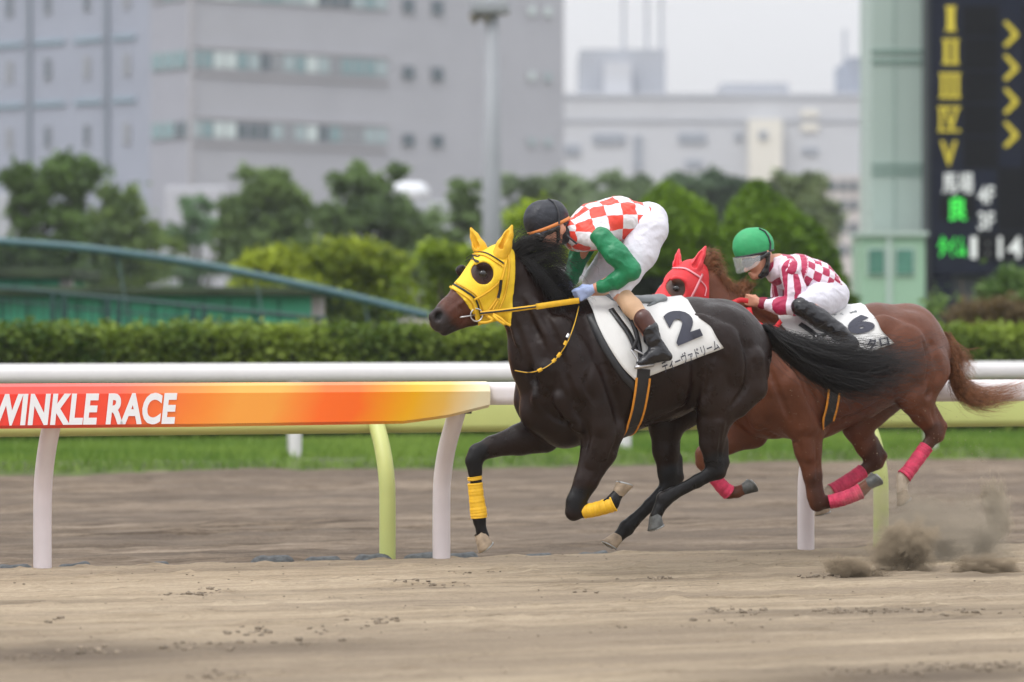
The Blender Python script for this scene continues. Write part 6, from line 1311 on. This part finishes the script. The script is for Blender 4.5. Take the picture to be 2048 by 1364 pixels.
pp = [hf2.hit(x, y, .004, S2.t) for x, y in ((1518, 457), (1530, 463), (1537, 474), (1541, 488), (1540, 500))]
v, f = ribbon(np.array(pp), hf2.grad(np.array(pp)), .014, .004); mesh_obj('elastic', S2.loc(v), f, M['collar'], helm2)
# clear visor
c = S2.p(1508, 512); V = []; nA, nZ = 22, 7
for side in (0, .003):
    for j in range(nZ):
        for i in range(nA):
            a = R(-88 + 176 * i / (nA - 1)); z = j / (nZ - 1); rs = .148 - .03 * z - side; rt_ = .108 - side; hh_ = .105 * (math.cos(a) ** .5 * .75 + .25 if abs(math.cos(a)) > .01 else .25)
            V.append(c + np.array([-math.cos(a) * rs, math.sin(a) * rt_, .004 - .04 * math.cos(a) * .4 - z * hh_]))
f = []
for b0, fl_ in ((0, 0), (nA * nZ, 1)):
    for j in range(nZ - 1):
        for i in range(nA - 1): q = (b0 + j * nA + i, b0 + j * nA + i + 1, b0 + (j + 1) * nA + i + 1, b0 + (j + 1) * nA + i); f.append(q[::-1] if fl_ else q)
mesh_obj('visor', S2.loc(V), f, M['visor'], helm2)

# ---------------------------------------------------------------- reins, bit, stirrups
def free_ribbon(S, name, pts, width, mat, parent, thick=.003, n=8, nrm=(0, -1, 0)):
    P = seg_pts([S.p(*q) for q in pts], n); v, f = ribbon(P, np.tile(np.array(nrm, float), (len(P), 1)), width, thick); return mesh_obj(name, S.loc(v), f, mat, parent)
e = B1.hit(953, 630, .012, S1.t); lb_ = e[1] - S1.t
m = MB(); cq = S1.p(953, 630, lb_ - .008); m.tube([S1.loc(cq + .038 * np.array([math.cos(a), 0, math.sin(a)])) for a in np.linspace(0, 2 * math.pi, 25)], .0042, 8, False); bit = m.build('bit_ring', M['metal'], root1, True)
m = MB(); m.tube([S1.loc(S1.p(950, 630, lb_ - .004)), S1.loc(S1.p(918, 635, lb_ - .02))], [.005, .004], 8); m.build('bit_bar', M['metal'], bit, True)
near = [(960, 627, lb_ - .008), (1005, 622, -.15), (1075, 613, -.185), (1120, 606, -.16), (1158, 601, -.125)]
rein = free_ribbon(S1, 'rein', near, .026, M['yellow_gold'], root1, .004)
free_ribbon(S1, 'rein_inlay', [(a, b, c_ - .005) for a, b, c_ in near[:3]], .011, M['black_strap'], rein)
free_ribbon(S1, 'rein_grip', [(1072, 613.5, -.192), (1112, 607.5, -.172), (1158, 601, -.133)], .036, M['yellow_gold'], rein)
far_ = [(940, 625, .02), (1010, 600, .12), (1075, 595, .14), (1125, 590, .08)]
free_ribbon(S1, 'rein', far_, .026, M['yellow_gold'], root1, .004); free_ribbon(S1, 'rein', [(1120, 577, .05), (1134, 588, 0), (1146, 596, -.06), (1158, 600, -.11)], .034, M['yellow_gold'], root1, .004)
for pts in ([(985, 628, -.15), (1000, 636, -.165), (1012, 646, -.17), (1021, 651, -.17)], [(985, 630, -.155), (996, 640, -.17), (1008, 648, -.17)], [(975, 632, -.15), (985, 640, -.16), (972, 645, -.16), (958, 645, -.155)]):
    free_ribbon(S1, 'rein_end', pts, .016, M['yellow_gold'], rein)
def knot(S, fld, x, y, parent, mat, dx, dy): 
    v, f = strap_on(S, fld, [(x - dx, y - dy), (x, y), (x + dx, y + dy)], .022, .006, .012, 2); mesh_obj('buckle', S.loc(v), f, mat, parent)
for x, y, dx, dy, mt in ((1136, 672, 2, -4, M['metal']), (1131, 686, 2, -4, M['yellow_gold']), (1118, 710, 3, -4, M['yellow_gold']), (1108, 721, 3, -3, M['yellow_gold']), (1080, 740, 4, -2, M['yellow_gold'])): knot(S1, B1, x, y, root1, mt, dx, dy)
def stirrup(S, root, top, foot, lat):
    m = MB(); P = [S.p(foot[0] - 17, foot[1] + 2, lat), S.p(foot[0] - 15, foot[1] - 12, lat), S.p(top[0] + 1, foot[1] - 34, lat + .02), S.p(foot[0] + 10, foot[1] - 16, lat), S.p(foot[0] + 17, foot[1] - 3, lat)]
    m.tube([S.loc(p) for p in seg_pts(P, 5)], .006, 8); st_ = m.build('stirrup', M['metal'], root, True)
    m = MB(); m.tube([S.loc(S.p(foot[0] - 20, foot[1] + 3, lat)), S.loc(S.p(foot[0] + 18, foot[1] - 3, lat))], .012, 8); m.build('tread', M['metal'], st_, True)
    free_ribbon(S, 'stirrup_leather', [(top[0], top[1], lat + .04), ((top[0] + foot[0]) / 2 - 2, (top[1] + foot[1]) / 2 - 12, lat + .02), (top[0] + 3, foot[1] - 32, lat + .015)], .022, M['black_strap'], st_)
stirrup(S1, root1, (1262, 640), (1290, 732), -.345); stirrup(S1, root1, (1215, 630), (1245, 722), .345)
stirrup(S2, root2, (1630, 650), (1680, 706), -.345)
for pts in ([(1440, 602, -.14), (1462, 606, -.15), (1480, 600, -.14), (1496, 602, -.12)], [(1498, 614, -.12), (1504, 634, -.15), (1524, 652, -.19), (1548, 656, -.2), (1562, 642, -.17)], [(1490, 615, -.1), (1497, 630, -.16), (1512, 645, -.19), (1530, 655, -.2)], [(1330, 655, -.12), (1385, 640, -.16), (1440, 602, -.15)]):
    free_ribbon(S2, 'rein', pts, .032, M['red'], root2, .004)
# ================================================================ kicked up sand
m_grain = simple('damp sand grains', (.33, .265, .185), .95, var=.4, scale=30); m_clod = simple('damp clod', (.21, .168, .122), .95, var=.5, scale=40, bump=.8, bscale=80)
def grains(name, label, parts, t, seed, size=(.0014, .003)):
    r = np.random.default_rng(seed); P = []
    for cx, cy, rx, ry, n, tt, ang, hollow in parts:
        n = int(n * .8); c = pt(cx, cy, tt); m_ = scl(c); d = r.normal(size=(n, 3)); d /= np.linalg.norm(d, axis=1, keepdims=True); rad = r.random(n) ** (.42 - .22 * hollow)
        q = d * rad[:, None]; q = q * (1 + .22 * fbm(q[:, 0] * 3 + seed, q[:, 2] * 3, 3, seed)[:, None] * 2); edge = r.random(n) < .22; q[edge] *= r.uniform(1.0, 1.7, edge.sum())[:, None]
        x, z = q[:, 0] * rx, q[:, 2] * ry; a = R(ang); P.append(c + np.stack([(x * math.cos(a) + z * math.sin(a)) / m_, q[:, 1] * min(rx, ry) * .8 / m_, (-x * math.sin(a) + z * math.cos(a)) / m_], 1))
    P = np.concatenate(P); P = P[P[:, 2] > .004]; n = len(P); s = (r.uniform(*size, n) * r.choice([.7, 1, 1.6], n, p=[.5, .4, .1]))[:, None, None]
    T = np.array([(1, 1, 1), (1, -1, -1), (-1, 1, -1), (-1, -1, 1)]) * .8; T = T[None] * r.uniform(.5, 1.3, (n, 4, 1)); org_ = np.array([P[:, 0].mean(), P[:, 1].mean(), 0.0])
    V = (P[:, None] + T * s - org_).reshape(-1, 3); b = np.arange(n)[:, None] * 4; Q = np.concatenate([b + np.array(f_) for f_ in ((0, 1, 2), (0, 3, 1), (0, 2, 3), (1, 3, 2))])
    o = mesh_obj(name, V, Q, m_grain, smooth=False); o.location = O0 + RT @ org_; o.rotation_euler = (0, 0, A); tag(o, label, 'sand', kind='stuff'); return o
grains('flying_sand', 'big lump of sand thrown up behind the chestnut hind hooves', [(1808, 1106, 50, 50, 5000, -2.1, 20, .2), (1825, 1085, 34, 34, 2600, -1.5, 0, 0), (1795, 1130, 40, 28, 3000, -1.5, 0, 0)], -1.5, 1)
grains('flying_sand', 'low dark spray of sand leaving the track left of the big lump', [(1690, 1140, 38, 20, 4200, -2.6, 12, 0), (1725, 1148, 42, 13, 2600, -2.6, 8, 0), (1760, 1150, 45, 14, 900, -2.6, 8, 0)], -1.9, 2)
grains('flying_sand', 'curved plume of sand hanging at the right edge', [(1972, 990, 14, 28, 300, -1.2, -20, 0), (1990, 1030, 16, 38, 900, -1.2, -5, 0), (1985, 1068, 26, 26, 900, -1.2, 20, 0), (1965, 1095, 26, 16, 700, -1.2, 20, 0), (1945, 1005, 28, 22, 350, -1.2, 0, 0)], -1.2, 3)
grains('flying_sand', 'small dark puff of sand between the big lump and the plume', [(1875, 1098, 30, 20, 2600, -1.0, 15, 0), (1915, 1108, 30, 14, 900, -1.0, 10, 0)], -1.0, 4)
grains('flying_sand', 'flat dark spray of sand low at the right edge', [(1960, 1142, 30, 14, 3000, -2.5, 0, 0), (2000, 1144, 40, 12, 2600, -2.5, 8, 0), (1925, 1148, 30, 10, 900, -2.5, 0, 0), (1920, 1136, 22, 20, 500, -2.5, 0, 0)], -1.9, 5)
grains('flying_sand', 'thin veil of airborne grains around the chestnut hind legs', [(1850, 1060, 110, 70, 1500, -1.1, 0, 0), (1880, 900, 120, 120, 500, -1.0, 0, 0), (1800, 1010, 40, 60, 500, -.9, 0, 0), (1700, 880, 200, 150, 350, -1.2, 0, 0)], -1.1, 6, (.0015, .003))
# loose clods lying on the near sand
r = np.random.default_rng(12); vs, fs = [], []
icoV = None
bm = bmesh.new(); bmesh.ops.create_icosphere(bm, subdivisions=1, radius=1.0); icoV = np.array([v.co[:] for v in bm.verts]); icoF = np.array([[v.index for v in f_.verts] for f_ in bm.faces]); bm.free()
clP = []
for cx, cy, w_, n in ((380, 1188, 60, 40), (420, 1182, 40, 25), (112, 1240, 14, 12), (360, 1232, 30, 3), (510, 1264, 50, 40), (640, 1262, 30, 12), (770, 1246, 60, 45), (60, 1320, 90, 60), (200, 1305, 90, 50), (400, 1296, 120, 60), (600, 1290, 120, 45), (430, 1355, 70, 40),
                      (830, 1168, 40, 25), (900, 1172, 60, 25), (940, 1145, 60, 12), (1210, 1258, 40, 12), (1310, 1158, 50, 30), (1465, 1225, 70, 45), (1470, 1250, 60, 10), (1700, 1226, 160, 70), (1850, 1225, 160, 70), (1720, 1345, 100, 70), (1900, 1335, 110, 90), (2000, 1330, 60, 60), (1640, 1156, 30, 40), (1170, 1186, 30, 10), (1290, 1158, 70, 14)):
    Y0 = CH * F / (cy - HZ)
    for _ in range(int(n * .55)):
        x = r.normal(cx, w_ * .5); Yc = Y0 + r.normal(0, .10); p = RT.T @ (np.array([(x - 1024) * Yc / F, Yc, 0]) - O0); clP.append((p[0] + r.normal(0, .02), p[1] + r.normal(0, .04), r.choice([.006, .010, .016], p=[.55, .33, .12])))
for _ in range(900):
    s_, t_ = r.uniform(-5, 7), r.uniform(-8.5, -.1); clP.append((s_, t_, r.uniform(.002, .006)))
for s_, t_, z_ in clP:
    if t_ > -.05: continue
    h = float(h_near(np.array([s_]), np.array([t_]))[0]); v = icoV * r.uniform(.7, 1.3, (len(icoV), 1)) * z_ * np.array([1.5, 1.1, .75]); fs.append(icoF + len(vs) * len(icoV)); vs.append(v + np.array([s_, t_, h + z_ * .3]))
o = mesh_obj('loose_dirt', np.concatenate(vs), np.concatenate(fs), m_clod, smooth=True); o.location = O0; o.rotation_euler = (0, 0, A); tag(o, 'small damp clods scattered over the near sand', 'dirt', kind='stuff')

def dust(label, px, py, rx, ry, t, dens, ang, seed, col=(.62, .50, .36)):
    k = NB('airborne sand'); k.t.nodes.remove(k.b); pv = k.n('ShaderNodeVolumePrincipled'); pv.inputs['Color'].default_value = (*col, 1); pv.inputs['Anisotropy'].default_value = 0
    co = k.coord((1, 1, 1)); nz = k.n('ShaderNodeTexNoise'); nz.inputs['Scale'].default_value = 1.9; nz.inputs['Detail'].default_value = 5; nz.inputs['Roughness'].default_value = .62
    sh = k.n('ShaderNodeVectorMath', operation='ADD'); sh.inputs[1].default_value = (seed * 3.1, seed, 0); k.l(co, sh.inputs[0]); k.l(sh.outputs[0], nz.inputs['Vector'])
    ln = k.n('ShaderNodeVectorMath', operation='LENGTH'); k.l(co, ln.inputs[0]); d = k.math('ADD', ln.outputs['Value'], k.math('MULTIPLY', k.math('SUBTRACT', nz.outputs['Fac'], .5), 2.7))
    mr = k.n('ShaderNodeMapRange'); mr.interpolation_type = 'SMOOTHSTEP'; k.l(d, mr.inputs[0]); mr.inputs[1].default_value = .95; mr.inputs[2].default_value = .45; mr.inputs[3].default_value = 0; mr.inputs[4].default_value = dens
    k.l(mr.outputs[0], pv.inputs['Density']); k.l(pv.outputs[0], k.out.inputs['Volume'])
    c = pt(px, py, t); m_ = scl(c); o = mesh_obj('sand_dust', icoV3, icoF3, k.m, smooth=False); o.location = O0 + RT @ c; o.scale = (rx / m_, min(rx, ry) / m_ * .9, ry / m_)
    o.rotation_euler = Euler((0, R(ang), A)); tag(o, label, 'dust', kind='stuff'); return o
bm = bmesh.new(); bmesh.ops.create_icosphere(bm, subdivisions=3, radius=1.25); icoV3 = np.array([v.co[:] for v in bm.verts]); icoF3 = [[v.index for v in f_.verts] for f_ in bm.faces]; bm.free()
dust('brown burst of sand behind the chestnut hind hooves', 1808, 1100, 78, 64, -2.1, 24, -25, 1, (.66, .52, .36))
dust('low brown puff of sand left of the big burst', 1702, 1138, 66, 28, -2.6, 34, 8, 2, (.58, .45, .31))
dust('flat brown puff of sand at the right edge', 1975, 1138, 88, 30, -2.5, 38, 0, 3, (.54, .42, .29))
dust('small brown puff between the burst and the plume', 1885, 1098, 46, 24, -1.4, 20, 12, 4, (.50, .41, .30))
dust('pale curved plume of sand, upper part', 1992, 1015, 34, 66, -1.2, 24, -12, 5, (.75, .62, .45))
dust('pale curved plume of sand, lower part', 1972, 1078, 32, 48, -1.2, 22, 28, 6, (.70, .58, .42))
dust('thin pale dust hanging around the burst of sand', 1870, 1075, 210, 120, -1.4, 3.0, 0, 7, (.80, .68, .52))
# ================================================================ air
k = NB('haze'); k.t.nodes.remove(k.b); pv = k.n('ShaderNodeVolumePrincipled'); pv.inputs['Color'].default_value = (.86, .89, .95, 1); pv.inputs['Density'].default_value = .00032; pv.inputs['Anisotropy'].default_value = .2
k.l(pv.outputs[0], k.out.inputs['Volume']); m = MB(); m.box(-160, 160, -50, 560, -1.6, 62); tag(m.build('haze', k.m), kind='stuff')
